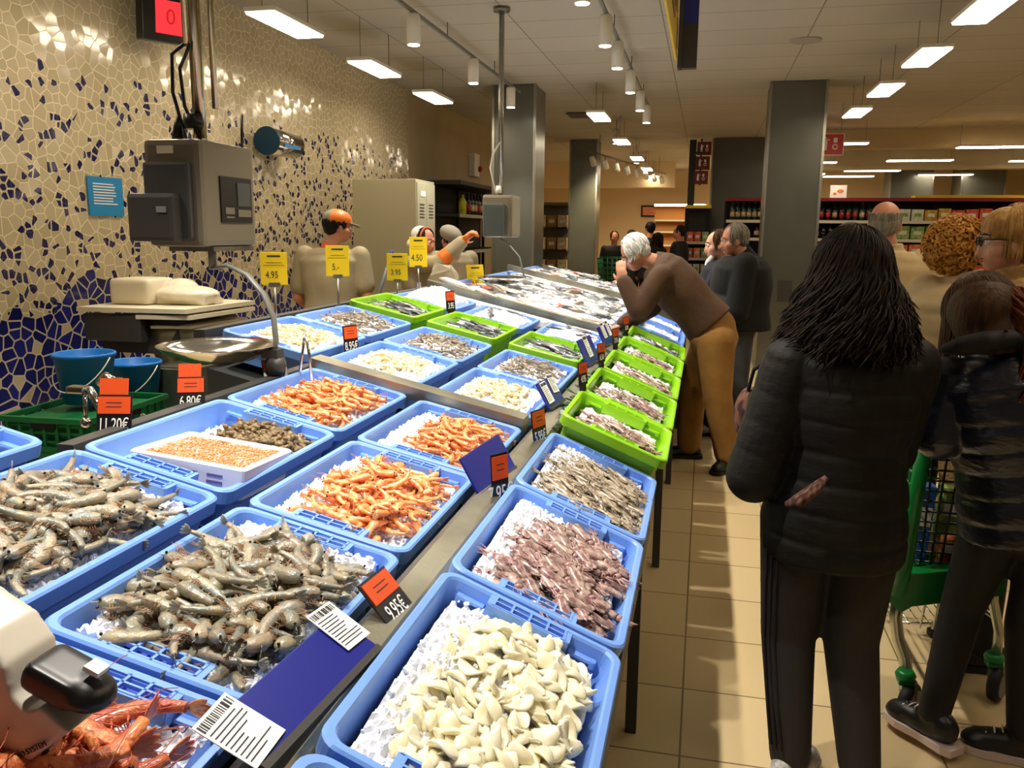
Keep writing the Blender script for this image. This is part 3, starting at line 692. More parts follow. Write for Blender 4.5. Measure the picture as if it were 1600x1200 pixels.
# row B
blue(XB, .39, TB, 'blue crate of large red prawns at the lower left corner'); TT = TR(XB, .39, TB)
ice_bed(TT, 'crushed ice around the large red prawns', -.05, .02, seed=6, cx=.8, cy=.3, chunks=450, prof=lambda u, v: .02*math.exp(-((u-.85)/.2)**2)+.02*math.exp(-((v-.92)/.12)**2-((u-.15)/.2)**2))
heap(TT, rp, (.46, .42, .36, .44), ((22, 1.0), (18, .85), (12, .6)), 'large glossy red prawn in the lower left crate', 'prawn', 'large red prawns', 61, .045, -.02, .024, .03, .25, mg=.24)
blue(XB, 1.0, TB, 'blue crate of raw grey prawns beside the front rail'); TT = TR(XB, 1.0, TB)
ice_bed(TT, 'crushed ice around the grey prawns by the front rail', -.04, .025, seed=7, cx=.3, cy=.8, chunks=500, prof=lambda u, v: .018*math.exp(-((v-.92)/.12)**2)+.012*math.exp(-((v-.04)/.15)**2)+.01)
heap(TT, gp, (.53, .46, .40, .40), ((62, 1.0), (52, .92), (34, .7)), 'raw grey prawn in the crate beside the front rail', 'prawn', 'grey prawns beside the front rail', 71, .027, -.026, .013, .038, .3, mg=.165)
blue(XB, 1.61, TB, 'blue crate of orange prawns, second along the front rail'); TT = TR(XB, 1.61, TB)
ice_bed(TT, 'crushed ice around the orange prawns, nearer crate', -.042, .02, seed=8, cx=.1, cy=.5, chunks=380)
heap(TT, op, (.56, .46, .37, .41), ((60, 1.0), (48, .9), (26, .7)), 'cooked orange prawn in the second crate along the front rail', 'prawn', 'orange prawns in the nearer crate', 81, .024, -.03, .012, .028, .3)
blue(XB, 2.22, TB, 'blue crate of orange prawns touching the steel cross rail, front rail side'); TT = TR(XB, 2.22, TB)
ice_bed(TT, 'crushed ice around the orange prawns, front rail side by the cross rail', -.042, .02, seed=9, cx=.1, cy=.5, chunks=300)
heap(TT, op, (.60, .5, .32, .42), ((50, 1.0), (40, .9), (14, .6)), 'cooked orange prawn in the third crate along the front rail', 'prawn', 'orange prawns in the third crate', 91, .024, -.03, .012, .028, .3)
# row C
blue(XC, 1.01, TB, 'blue crate of raw grey prawns at the left edge of the picture'); TT = TR(XC, 1.01, TB)
ice_bed(TT, 'crushed ice around the grey prawns at the left edge', -.045, .02, seed=10, cx=.5, cy=.9, chunks=450)
heap(TT, gp, (.52, .44, .41, .42), ((64, 1.0), (54, .92), (32, .7)), 'raw grey prawn in the crate at the left edge', 'prawn', 'grey prawns at the left edge', 101, .027, -.028, .013, .038, .3, mg=.17)
blue(XC, 1.62, TB, 'blue crate holding dark barnacles and a white polystyrene box'); TT = TR(XC, 1.62, TB)
ice_bed(TT, 'low crushed ice in the crate with the white box', -.075, .0, seed=11, chunks=120, prof=lambda u, v: .05*math.exp(-((u-.6)/.35)**2-((v-.9)/.25)**2)+(.02 if u > .9 else 0))
bar_m = mat('barnacle_brown', '#5c4a2e', .5, col2='#8a7450', scale=120, rand=.25)
bn = [barnacle(i, bar_m) for i in range(3)]
heap(TT, bn, (.60, .72, .32, .22), ((110, 1.0), (90, .85), (50, .6)), 'dark brown goose barnacle in the clump behind the white box', 'barnacle', 'goose barnacles', 111, .010, -.045, .008, .03, .9, sc=(.9, 1.4))
bt = thing('polystyrene_box', 'white polystyrene box of tiny pink shrimps standing in a blue crate', 'box', TT.P(.235, .2, -.028), (R(-4), TB-R(6), R(3)))
b = NB(); rg = []
for i, z in ((.008, -.045), (0, .03), (.004, .034), (.014, .034), (.018, .028), (.018, .012)): rg.append([b.verts.new(p) for p in rrect(-.15+i, .15-i, -.135+i, .135-i, .012, z, 3)])
skin(b, rg, 0, True, False); obj('box_shell', b, mat('foam_white', '#f1eef0', .55), bt)
b = NB()
for k, (x, wd) in enumerate(((-.07, .06), (0.01, .04), (.075, .04))):
    for q in range(2): bx(b, (x, -.1335, .008-q*.016), (wd, .002, .006))
obj('printed_mark', b, mat('print_purple', '#6a5a94', .6), bt)
b = NB(); random.seed(5)
for k in range(1500):
    x, y = random.uniform(-.128, .128), random.uniform(-.113, .113); z = .022+.006*noise.noise(V((x*30, y*30, 0)))+random.uniform(0, .005)
    a = random.uniform(0, 6.28); L_ = random.uniform(.005, .008); P_ = [V((x, y, z))+V((math.cos(a+q*.9)*L_*q*.5, math.sin(a+q*.9)*L_*q*.5, 0)) for q in range(3)]
    tube(b, P_, [.0026, .0024, .001], 5)
o = obj('tiny_shrimps', b, mat('tiny_shrimp_pink', '#e2874e', .4, col2='#efae7c', scale=150, coat=.3)); o.matrix_world = Matrix.Translation(bt.location) @ bt.rotation_euler.to_matrix().to_4x4()
tag(o, 'mass of tiny pink-orange shrimps filling the white box', 'shrimps', None, 'stuff')
blue(XC, 2.23, TB, 'blue crate of orange prawns farthest from the front rail, under the weighing pan'); TT = TR(XC, 2.23, TB)
ice_bed(TT, 'crushed ice around the orange prawns under the weighing pan', -.045, .02, seed=12, cx=.1, cy=.4, chunks=280)
heap(TT, op, (.58, .48, .36, .42), ((58, 1.0), (46, .9), (22, .65)), 'cooked orange prawn in the crate under the weighing pan', 'prawn', 'orange prawns under the weighing pan', 121, .024, -.03, .012, .028, .3)
# row D
blue(XD, 1.0, TB, 'blue crate cut off by the left edge, with pinkish ice', 0); TT = TR(XD, 1.0, TB); ice_bed(TT, 'crushed ice in the crate cut off by the left edge', -.06, .03, seed=13, cx=.6, cy=.2, chunks=200)
heap(TT, rp, (.4, .25, .3, .2), ((4, 1.0),), 'red prawn on ice in the crate cut off at the left', 'prawn', 'red prawns in the cut-off crate', 131, .05, -.02, .01, .01, .2, sc=(.5, .6))
# beyond the cross rail
names = {0: 'farthest from the aisle', 1: 'in the middle column', 2: 'next to the front rail'}
for c, x in enumerate((XD-.02, XC-.02, XB-.0)):
    blue(x, 2.96, TB, 'blue crate of cream squid rings beyond the cross rail, '+names[c], .005); TT = TR(x, 2.96, TB, .005)
    ice_bed(TT, 'crushed ice under the cream pieces beyond the cross rail, '+names[c], -.03, .02, 30, seed=20+c, chunks=120)
    heap(TT, sr, (.5, .48, .32, .36), ((34, 1.0), (18, .75)), 'cream squid ring beyond the cross rail, '+names[c], 'squid', 'cream rings, crate '+names[c], 200+c, .03, -.018, .006, .02, .4, sc=(.7, 1.0))
    blue(x, 3.57, TB, 'blue crate of small grey-brown shrimps, '+names[c], .005); TT = TR(x, 3.57, TB, .005)
    ice_bed(TT, 'crushed ice under the small shrimps, '+names[c], -.035, .01, 26, seed=24+c, chunks=60)
    heap(TT, sp_, (.54, .48, .36, .38), ((52, 1.0), (38, .85)), 'small grey-brown shrimp, crate '+names[c], 'shrimp', 'small shrimps, crate '+names[c], 210+c, .02, -.022, .009, .03, .3)
silver = mat('silver_fish_side', '#a9adb0', .22, .3, col2='#8d9296', scale=50, rand=.12, coat=.4); fdark = mat('dark_fish_back', '#3f4448', .28, .2, col2='#5c6062', scale=60, rand=.2, coat=.4)
pale = mat('pale_fish_belly', '#e3dfd2', .3, col2='#cfc8b8', scale=30, rand=.08, coat=.4); brownf = mat('brown_fish_back', '#8b7c68', .3, col2='#6a5d4e', scale=35, rand=.2, coat=.4)
pinkf = mat('pink_fish_back', '#b8695c', .3, col2='#9a5248', scale=35, rand=.15, coat=.4)
sar = [fish(.17, .17, .09, fdark, silver, i) for i in range(2)]
for o in sar: o.name = 'sardine'
for c, x in enumerate((XD-.02, XC-.02, XB)):
    place_crate(lime0, x, 4.2, zB(x)+.03, TB, 'lime green crate of silver fish in the crosswise row, '+names[c]); TT = Tray(x, 4.2, zB(x)+.03, TB, .392, .575)
    ice_bed(TT, 'crushed ice in the crosswise lime crate, '+names[c], -.05, .02, 26, seed=30+c, chunks=60)
    heap(TT, sar, (.52, .46, .32, .34), ((16, 1.0), (10, .8)), 'small silver fish in the crosswise lime crate, '+names[c], 'fish', 'silver fish, lime crate '+names[c], 230+c, .04, -.035, .012, .02, .15, R(-20), .6)
for c, x in enumerate((XD-.02, XC-.02, XB)):
    blue(x, 4.87, TB, 'blue crate brimming with ice before the fish bed, '+names[c], .01); TT = TR(x, 4.87, TB, .01)
    ice_bed(TT, 'heaped crushed ice before the fish bed, '+names[c], -.03, .10 if c == 0 else .05, 26, seed=40+c, chunks=150)
    if c: heap(TT, [sar[1]], (.5, .5, .3, .3), ((5, 1.0),), 'silver fish on the heaped ice, '+names[c], 'fish', 'fish on heaped ice, '+names[c], 240+c, .08, .01, .01, .02, .1)
# lime crates on the aisle side
lsq = sl
for k in range(5):
    y = (2.74, 3.22, 3.83, 4.44, 5.05)[k]; L_ = (.465, .575, .575, .575, .575)[k]; m0 = lime1 if k == 0 else lime0
    wd = ('nearest', 'second', 'third', 'fourth', 'farthest')[k]
    place_crate(m0, XA+.03, y, zA(XA+.03)+.075, TA, 'lime green crate on the aisle side, %s of five' % wd); TT = Tray(XA+.03, y, zA(XA+.03)+.075, TA, .392, L_)
    ice_bed(TT, 'crushed ice in the %s aisle-side lime crate' % wd, -.055, .02, 26, seed=50+k, chunks=90)
    ms = sq+sl if k < 4 else sar
    heap(TT, ms, (.55, .42, .36, .26), ((20, 1.0), (10, .8)), ('small squid on ice, %s aisle-side lime crate' if k < 4 else 'small silver fish, %s aisle-side lime crate') % wd, 'squid' if k < 4 else 'fish', 'seafood in lime crate '+wd, 250+k, .03, -.042, .01, .015, .15, R(-30), .4)
for k in range(3):
    y = 5.68+k*.6; blue(XA, y, TA, 'blue crate on the aisle side beyond the lime crates, number %s past them' % ('one', 'two', 'three')[k]); TT = TR(XA, y, TA); ice_bed(TT, 'crushed ice in the far aisle-side blue crate, %s past the lime crates' % ('one', 'two', 'three')[k], -.04, .02, 20, seed=60+k, chunks=40)
# ------------------------------------------------------------------ open fish beds
def bed(y0, y1, label, up, seed):
    T_ = Tray(-1.88, y0, zB(-1.88)+up, TB, 1.30, y1-y0); ice_bed(T_, label, -.035, .03, 60, .012, chunks=900, seed=seed); return T_
t = thing('blue_bed_liner', 'blue plastic liner edges around the open fish beds', 'liner')
b = NB()
for y0, y1, up in ((5.62, 7.98, -.01), (8.07, 9.6, -.01)):
    for x in (-1.89, -.60): b = NB(); prism(b, [(x-.02, zB(x)-.1), (x+.02, zB(x)-.1), (x+.02, zB(x)+up+.015), (x-.02, zB(x)+up+.015)], y0, y1); obj('liner_edge', b, MT['blue_plastic'], t)
T1 = bed(5.6, 8.0, 'broad bed of crushed ice under the whole fish', .0, 71); T2 = bed(8.06, 9.65, 'farther bed of crushed ice under the mixed fish', .02, 72)
def bigfish(T, u, v, yaw_, m, h, s, label, grp=None):
    q = T.Rm @ Matrix.Rotation(yaw_, 3, 'Z')
    o = m if m.name not in used else dup(m); used.add(m.name); o.location = T.P(u, v, h); o.rotation_euler = q.to_euler(); o.scale = (s,)*3; return tag(o, label, 'fish', grp)
hake = fish(.55, .17, .12, brownf, pale, 1, .08); hake.name = 'hake'; bream = fish(.32, .34, .12, silver, pale, 2, .11); bream.name = 'sea_bream'
dfish = fish(.34, .22, .12, fdark, silver, 3, .1); dfish.name = 'dark_fish'; rfish = fish(.3, .26, .13, pinkf, pale, 4); rfish.name = 'red_fish'
rnd = random.Random(77)
bigs = [(.12, .35, -.4, hake, .85, 'large pale fish at the wall-side corner of the ice bed'), (.33, .30, -.5, hake, .7, 'large pale fish lying second from the wall on the ice bed'), (.55, .26, -.45, hake, .7, 'large pale fish in the middle near edge of the ice bed'),
        (.78, .22, -.4, rfish, 1.1, 'pink-backed fish near the front of the ice bed'), (1.0, .2, -.3, hake, .7, 'brownish fish near edge, aisle side of the ice bed'), (.62, .5, .9, rfish, .9, 'red fish lying across behind the pale ones'), (.3, .7, 2.2, hake, .9, 'pale fish pointing to the wall, middle of the ice bed'), (1.12, .33, .2, rfish, 1.0, 'red fish beside the bending man\'s hand')]
for u, v, a, m_, s, lb in bigs: bigfish(T1, u, v, a, m_, .03, s, lb)
for T_, n_, nm in ((T1, 70, 'first'), (T2, 55, 'second')):
    ms = [dfish, bream, sar[0], rfish, hake]
    for k in range(n_):
        m_ = rnd.choice(ms[:3]+ms[:2]+ms[3:]) ; u = rnd.uniform(.1, 1.2); v = rnd.uniform(.6, 2.25) if T_ is T1 else rnd.uniform(.15, 1.5)
        kind = {'d': 'dark-backed', 's': 'silver', 'r': 'pink-backed', 'h': 'long brown'}[m_.name[0]]
        bigfish(T_, u, v, rnd.uniform(-PI, PI), m_, .0+.04*math.exp(-((u-.65)/.5)**2), rnd.uniform(.6, 1.0)*(.7 if m_ is hake else 1), kind+' fish scattered on the %s ice bed' % nm, '%s fish on the %s ice bed' % (kind, nm))
# ================================================================== price cards and paper holders
def price_card(label, loc, yaw_, price, w_=.085, h=.12, tilt=-15, two=False, faded=False):
    t = thing('price_card', label, 'price card', loc, (R(tilt), 0, R(yaw_)))
    b = NB(); bx(b, (0, 0, h/2+.01), (w_, .004, h), bev=.0015); obj('card_back', b, MT['black_plastic'], t)
    b = NB(); bx(b, (0, -.003, h*.74+.01), (w_*.92, .003, h*.42)); obj('orange_header', b, MT['orange_card'], t)
    text(price, h*.42, MT['paper'], t, (0, -.0032, h*.26+.01), (R(90), 0, 0), .0006, sx=.62)
    b = NB()
    for i in range(2): bx(b, (0, -.0048, h*(.80-.1*i)+.01), (w_*.45, .0005, h*.02))
    obj('printed_line', b, MT['ink'], t)
    if two:
        b = NB(); bx(b, (-w_*.05, .004, h*1.25), (w_*.8, .004, h*.5)); obj('upper_card', b, MT['orange_card'], t)
    b = NB(); bx(b, (0, .002, .0), (w_*.5, .012, .03)); obj('clip', b, MT['black_plastic'], t); return t
price_card('black price card with orange top reading 9.95 on the front rail', (-.498, 1.35, .885), 84, '9.95€', .10, .105, -42)
price_card('price card reading 11.20 beside the white polystyrene box', (-1.46, 1.80, 1.065), 14, '11.20€', .09, .105, -14, True)
price_card('price card reading 6.80 left of the weighing pan', (-1.45, 2.12, 1.065), 24, '6.80€', .08, .10, -20, True)
price_card('price card tilted under the right edge of the weighing pan', (-1.43, 2.60, 1.065), 40, '8.80€', .085, .09, -35)
price_card('narrow price card standing between orange prawns and purple squid', (-.50, 2.08, .86), 58, '7.95€', .062, .15, -4)
price_card('red-orange price card at the corner of the slim squid crate', (-.51, 2.70, .875), 72, '5.95€', .09, .125, -8)
price_card('orange price card in the cream squid crate beyond the cross rail', (-1.44, 3.26, 1.075), 66, '8.95€', .08, .12, -5)
for i, (y, wd) in enumerate(((3.2, 'second'), (3.80, 'third'), (4.43, 'fourth'), (5.05, 'farthest'))):
    price_card('small orange price card at the corner of the %s aisle-side lime crate' % wd, (-.44, y, 1.0), 70, ('4.95', '6.50', '3.95', '5.50')[i], .07, .09, -5)
price_card('orange price card between the first two crosswise lime crates', (-1.46, 4.76, 1.12), 66, '3.95', .08, .12, -5)
def paper_sheet(parent, c, w_, h, rot, seed=0):
    b = NB(); bx(b, (0, 0, 0), (w_, .0015, h)); p = obj('paper_label', b, MT['paper'], parent, False, c, rot)
    b = NB(); rnd = random.Random(seed)
    x = -w_*.44
    while x < w_*.44:
        s_ = rnd.choice((.001, .0015, .003)); bx(b, (x, -.0012, h*.38), (s_, .0006, h*.14)); x += s_+rnd.choice((.0015, .003))
    for k in range(9):
        L_ = rnd.uniform(.4, .85)*w_; bx(b, (-w_*.44+L_/2, -.0012, h*(.24-.078*k)), (L_, .0006, h*.018))
    obj('printed_text', b, MT['ink'], p); return p
def navy_holder(label, loc, yaw_, L_, h, tilt, papers):
    t = thing('navy_label_holder', label, 'label holder', loc, (R(tilt), 0, R(yaw_)))
    b = NB(); bx(b, (0, 0, h/2), (L_, .006, h), bev=.002); obj('navy_board', b, MT['navy_card'], t)
    b = NB(); prism(b, [(-.008, 0), (.012, 0), (.008, .012), (-.008, .012)], -L_/2*.98, L_/2*.98, 'x'); obj('holder_foot', b, MT['dark_grey'], t)
    for i, (x, z, w_, hh, a) in enumerate(papers): paper_sheet(t, (x, -.006, z), w_, hh, (0, R(a), 0), i+int(loc[1]*10))
    return t
navy_holder('long navy label holder with two white papers at the bottom of the picture', (-.50, 1.025, .918), 86, .34, .10, -62, [(-.14, .065, .08, .098, -6), (.15, .08, .068, .09, 4)])
navy_holder('plain navy label holder between orange prawns and purple squid', (-.535, 2.20, .90), 84, .30, .12, -30, [])
navy_holder('navy label holder with two white papers beyond the slim squid', (-.545, 3.22, .915), 84, .22, .12, -30, [(-.05, .07, .07, .09, 0), (.06, .09, .07, .08, 5)])
navy_holder('navy label holder with a tall white paper beside the crosswise lime crates', (-.545, 4.35, .915), 84, .28, .15, -25, [(.0, .1, .08, .12, 0)])
navy_holder('navy label holder with white paper under the bending man\'s hand', (-.545, 5.15, .915), 84, .32, .13, -25, [(-.05, .1, .08, .1, 0), (.08, .1, .07, .1, 0)])
def yellow_sign(label, loc, yaw_, lines, w_=.17, h=.20, stem=.12, lean=0, base=MT['steel']):
    t = thing('yellow_price_sign', label, 'price sign', loc, (R(lean), 0, R(yaw_)))
    b = NB(); bx(b, (0, 0, stem+h/2), (w_, .006, h), bev=.002); obj('yellow_card', b, MT['yellow_card'], t)
    b = NB(); bx(b, (0, -.0035, stem+h*.88), (w_*.5, .0006, h*.05)); obj('printed_name', b, MT['ink'], t)
    text(lines, h*.30, MT['ink'], t, (-.01, -.0035, stem+h*.30), (R(90), 0, 0), .0006, sx=.75)
    b = NB(); bx(b, (0, -.0035, stem+h*.6), (w_*.8, .0006, .0015)); bx(b, (0, -.0035, stem+h*.68), (w_*.6, .0006, .002)); obj('printed_line', b, MT['ink'], t)
    b = NB(); cyl(b, (0, 0, -.12), (0, 0, stem+.01), .006, 8); bx(b, (0, 0, stem), (.05, .012, .02)); bx(b, (0, 0, -.05), (.03, .03, .05)); obj('stem_clip', b, base, t); return t
yellow_sign('yellow price sign reading 4,95 at the left of the staff man', (-1.88, 3.43, 1.235), 26, '4.95', .115, .145, .12)
yellow_sign('yellow price sign in front of the cap-wearing staff man\'s back', (-1.88, 4.10, 1.23), 26, '5.-', .12, .16, .13)
yellow_sign('front yellow price sign left of the pointing staff woman', (-1.88, 4.98, 1.22), 28, '3.95', .13, .17, .07)
yellow_sign('yellow price sign just behind and right of another yellow one', (-1.88, 5.38, 1.28), 28, '4.50', .12, .20, .08)
yellow_sign('tilted yellow price sign at the corner of the fish bed', (-1.83, 6.72, 1.07), 62, '6.95', .20, .22, .04, -8)
# ================================================================== weighing scales hung from poles

t = thing('hanging_scale', 'large hanging grey weighing scale in front of the mosaic wall', 'scale', (-1.69, 2.62, 0))
b = NB(); cyl(b, (0, 0, 1.9), (0, 0, H-.004), .022, 16); cyl(b, (.05, .02, 2.0), (.05, .02, H-.004), .011, 10); cyl(b, (-.012, -.035, 2.2), (-.012, -.035, H-.004), .010, 10); lathe(b, (0, 0, H-.03), [(.07, .0), (.07, .026)], 20); obj('ceiling_pole', b, mat('aged_chrome', '#b5a888', .25, 1), t)
b = NB(); tube(b, [(-.02, 0, 2.22), (-.07, -.03, 2.17), (-.075, -.03, 2.05), (-.05, 0, 1.88)], .006, 8); tube(b, [(.0, -.03, 2.2), (-.03, -.05, 2.12), (-.02, -.05, 2.0), (.02, -.02, 1.88)], .006, 8); lathe(b, (-.01, -.02, 1.93), [(.03, 0), (.035, .02), (.03, .05)], 12); lathe(b, (-.07, -.02, 1.885), [(.026, 0), (.014, .06), (.003, .09)], 10); tube(b, [(.06, .16, 1.88), (.06, .17, 2.0)], .005, 6); obj('cable', b, MT['black_plastic'], t)
b = NB(); bx(b, (-.035, .05, 1.715), (.21, .34, .35), bev=.02); obj('scale_body', b, MT['scale_grey'], t)
b = NB(); bx(b, (.0725, .085, 1.70), (.006, .20, .155), bev=.002); dp = obj('display_panel', b, MT['black_plastic'], t)
b = NB(); bx(b, (.0765, .13, 1.72), (.003, .085, .08)); obj('screen', b, mat('dim_screen', '#4a4d48', .15), dp)
b = NB(); bx(b, (.0765, .13, 1.655), (.003, .085, .025)); bx(b, (.0765, .035, 1.662), (.003, .055, .022)); bx(b, (.0765, .035, 1.64), (.003, .05, .006)); obj('printed_text', b, MT['scale_grey'], dp)
b = NB(); bx(b, (-.045, -.128, 1.69), (.17, .03, .25), bev=.01); obj('printer_door', b, MT['dark_grey'], t)
b = NB(); bx(b, (-.075, -.165, 1.635), (.17, .06, .155), bev=.014); obj('printer_box', b, mat('printer_dark', '#2e2b26', .5), t)
b = NB(); bx(b, (-.03, -.197, 1.66), (.035, .004, .02), bev=.001); obj('printer_latch', b, MT['grey_paint'], t)
b = NB(); bx(b, (-.055, -.1215, 1.855), (.06, .003, .025)); obj('paper_sticker', b, MT['cream_plastic'], t)
b = NB(); bx(b, (-.02, .07, 1.532), (.17, .26, .016)); obj('base_plate', b, MT['steel'], t)
b = NB(); cyl(b, (.02, 0, 1.46), (.02, 0, 1.53), .014, 10); P_ = [(.02, 0, 1.465), (.08, 0, 1.475), (.15, 0, 1.445), (.21, 0, 1.38), (.245, 0, 1.30), (.25, 0, 1.22), (.235, 0, 1.15)]
tube(b, P_, .016, 8, 0, .45); obj('curved_arm', b, MT['grey_paint'], t)
b = NB(); lathe(b, (.045, -.03, 1.145), [(.02, 0), (.12, .006), (.185, .038), (.205, .056), (.207, .058), (.203, .059), (.18, .042), (.115, .012), (.0, .008)], 40, cap=False); obj('weighing_pan', b, MT['chrome'], t, True)
b = NB(); lathe(b, (.245, 0, 1.10), [(.03, 0), (.036, .03), (.03, .06)], 12); bx(b, (.235, .0, 1.175), (.06, .05, .03)); obj('arm_joint', b, MT['dark_grey'], t)
t = thing('hanging_scale', 'small hanging grey scale farther along, by the tall pillar', 'scale', (-1.62, 6.64, 0))
b = NB(); cyl(b, (0, 0, 1.86), (0, 0, H-.004), .02, 14); lathe(b, (0, 0, H-.03), [(.065, .0), (.065, .026)], 20); obj('ceiling_pole', b, MT['steel'], t)
b = NB(); tube(b, [(0, -.02, 2.3), (-.06, -.02, 2.2), (-.08, -.02, 2.1), (-.03, -.02, 1.88)], .007, 8); lathe(b, (-.01, -.02, 1.9), [(.026, 0), (.02, .06)], 10); obj('cable', b, MT['white_plastic'], t)
b = NB(); bx(b, (0, .04, 1.72), (.25, .3, .33), bev=.02); obj('scale_body', b, MT['scale_grey'], t)
b = NB(); bx(b, (-.02, -.13, 1.69), (.17, .05, .26), bev=.015); obj('printer_box', b, mat('printer_grey', '#3f4440', .4), t)
b = NB(); bx(b, (.10, -.115, 1.70), (.02, .01, .28)); obj('steel_edge', b, MT['steel'], t)
b = NB(); tube(b, [(0, 0, 1.55), (.07, 0, 1.50), (.16, 0, 1.40), (.2, 0, 1.25)], .014, 8, 0, .5); obj('curved_arm', b, MT['grey_paint'], t)
b = NB(); lathe(b, (.02, -.02, 1.18), [(.02, 0), (.12, .006), (.19, .04), (.205, .056), (.203, .059), (.0, .01)], 32, cap=False); obj('weighing_pan', b, MT['chrome'], t, True)
# tongs clipped beside the pan
t = thing('steel_tongs', 'pair of steel tongs standing by the right edge of the weighing pan', 'tongs', (-1.40, 2.70, 1.07))
b = NB(); tube(b, [(0, 0, 0), (.015, 0, .08), (.03, 0, .17)], .005, 6); tube(b, [(.05, 0, 0), (.045, 0, .08), (.033, 0, .17)], .005, 6); obj('tong_arms', b, MT['chrome'], t)
# faucet like steel arms behind the mixed crate
t = thing('steel_sprayer', 'chrome double tap standing behind the price card 11,20', 'tap', (-1.62, 2.00, 0))
b = NB(); tube(b, [(.03, 0, .95), (.035, 0, 1.10), (.02, 0, 1.17), (-.01, 0, 1.185), (-.03, 0, 1.165)], .016, 10); bx(b, (.005, 0, 1.175), (.06, .03, .02), bev=.005); obj('tap_body', b, MT['chrome'], t)
b = NB(); tube(b, [(.01, 0, 1.02), (-.04, 0, 1.10), (-.07, 0, 1.15)], .012, 8); bx(b, (-.105, 0, 1.145), (.06, .035, .022), bev=.006); cyl(b, (-.085, 0, 1.13), (-.088, 0, 1.06), .006, 8); ell(b, (-.09, 0, 1.05), (.016, .016, .016)); obj('tap_lever', b, MT['chrome'], t)
b = NB(); tube(b, [(.08, 0, 1.04), (.1, 0, 1.08), (.13, 0, 1.06), (.15, 0, 1.02)], .009, 8); obj('tap_handle', b, MT['chrome'], t)
b = NB(); bx(b, (.06, 0, .975), (.28, .05, .03)); obj('tap_base', b, MT['dark_grey'], t)
# ================================================================== behind the counter
def cratestack(label, x, y, z, nz, yaw_=0):
    t = thing('green_crate', label, 'crate', (x, y, z), (0, 0, R(yaw_)))
    b = NB(); W_, L_, Hh = .42, .60, .155
    bx(b, (0, 0, .008), (W_-.04, L_-.04, .016)); bx(b, (0, 0, .07), (W_-.05, L_-.05, .12))
    for s in (-1, 1):
        bx(b, (s*W_/2, 0, Hh-.012), (.02, L_, .024)); bx(b, (0, s*L_/2, Hh-.012), (W_, .02, .024)); bx(b, (s*W_/2, 0, .012), (.014, L_-.03, .024)); bx(b, (0, s*L_/2, .012), (W_-.03, .014, .024))
        for k in range(10): bx(b, (s*(W_/2-.004), -L_/2+.03+k*(L_-.06)/9, .08), (.01, .014, .13))
        for k in range(7): bx(b, (-W_/2+.03+k*(W_-.06)/6, s*(L_/2-.004), .08), (.014, .01, .13))
        for z_ in (.045, .085, .115): bx(b, (s*(W_/2-.006), 0, z_), (.006, L_-.02, .008)); bx(b, (0, s*(L_/2-.006), z_), (W_-.02, .006, .008))
    obj('crate_lattice', b, MT['dark_green_plastic'], t)
    b = NB(); bx(b, (0, -L_/2+.0, .12), (.12, .012, .03)); bx(b, (W_/2-.0, 0, .12), (.012, .14, .03)); obj('grip_hole', b, MT['black_plastic'], t); return t
for k in range(5):
    nm = ('lowest', 'second', 'middle', 'fourth', 'top')[k]
    cratestack('dark green lattice crate, %s of the stack under the left bucket' % nm, -2.78, 3.28, .005+k*.157, 0, 3)
    if k > 0: cratestack('dark green lattice crate, %s of the stack under the right bucket' % ('x', 'lowest', 'second', 'third', 'top')[k], -2.78, 3.92, .005+(k-1)*.157+.05, 0, -2)
b = NB(); bx(b, (-2.78, 3.92, .028), (.4, .58, .05)); o = obj('pallet', b, MT['dark_grey']); tag(o, 'dark low pallet under the right green crate stack', 'pallet')
for lb, x, y, z in (('blue bucket with wire handle, left of the pair on the green crates', -2.80, 3.30, .795), ('blue bucket, right of the pair on the green crates', -2.86, 3.72, .69)):
    t = thing('bucket', lb, 'bucket', (x, y, z)); dz = 0
    b = NB(); lathe(b, (0, 0, 0), [(.0, 0), (.10, 0), (.131, .215), (.138, .215), (.138, .23), (.131, .234), (.127, .23), (.097, .008), (.0, .008)], 36, cap=False); obj('bucket_body', b, MT['bucket_blue'], t, True)
    b = NB(); tube(b, [(.150*math.cos(a), -.150+.0*a-.03*math.sin(a), .235-.17*math.sin(a)) if False else (.139*math.cos(a), -.139*math.sin(a)*.97, .215-.15*math.sin(a)) for a in [PI*k/16 for k in range(17)]], .003, 6); obj('wire_handle', b, MT['white_plastic'], t)
t = thing('cutting_bench', 'steel bench topped by thick pale cutting boards behind the counter', 'bench', (-3.05, 4.35, 0))
b = NB(); prism(b, [(-.36, -.36), (.30, -.32), (.34, .34), (-.36, .42)], 1.14, 1.165, 'z'); obj('cutting_board', b, MT['cream_plastic'], t)
b = NB(); prism(b, [(.0, -.34), (.31, -.30), (.35, .32), (.0, .3)], 1.105, 1.128, 'z'); prism(b, [(.06, -.3), (.28, -.26), (.32, .28), (.06, .28)], 1.05, 1.065, 'z'); obj('stacked_board', b, MT['cream_plastic'], t)
b = NB(); bx(b, (-.16, -.30, 1.05), (.36, .06, .15)); bx(b, (-.05, .05, 1.0), (.5, .6, .2)); obj('bench_frame', b, MT['dark_grey'], t)
b = NB(); lathe(b, (.1, -.05, .0), [(.2, 0), (.2, .1), (.13, .2), (.13, .78), (.2, .95), (.22, 1.04)], 28); obj('bench_pedestal', b, MT['rail_steel'], t, True)
b = NB(); bx(b, (.3, -.5, .44), (.3, .04, .85)); bx(b, (.3, -.2, .44), (.28, .5, .85)); obj('bench_cabinet', b, MT['rail_steel'], t)
t = thing('covered_slicer', 'pale plastic-covered machine resting on the cutting boards', 'machine', (-3.15, 4.35, 1.166))
b = NB(); bx(b, (-.06, -.05, .075), (.26, .26, .15), bev=.025); 
b = remesh(b, .012, 2); obj('machine_body', b, MT['cream_plastic'], t)
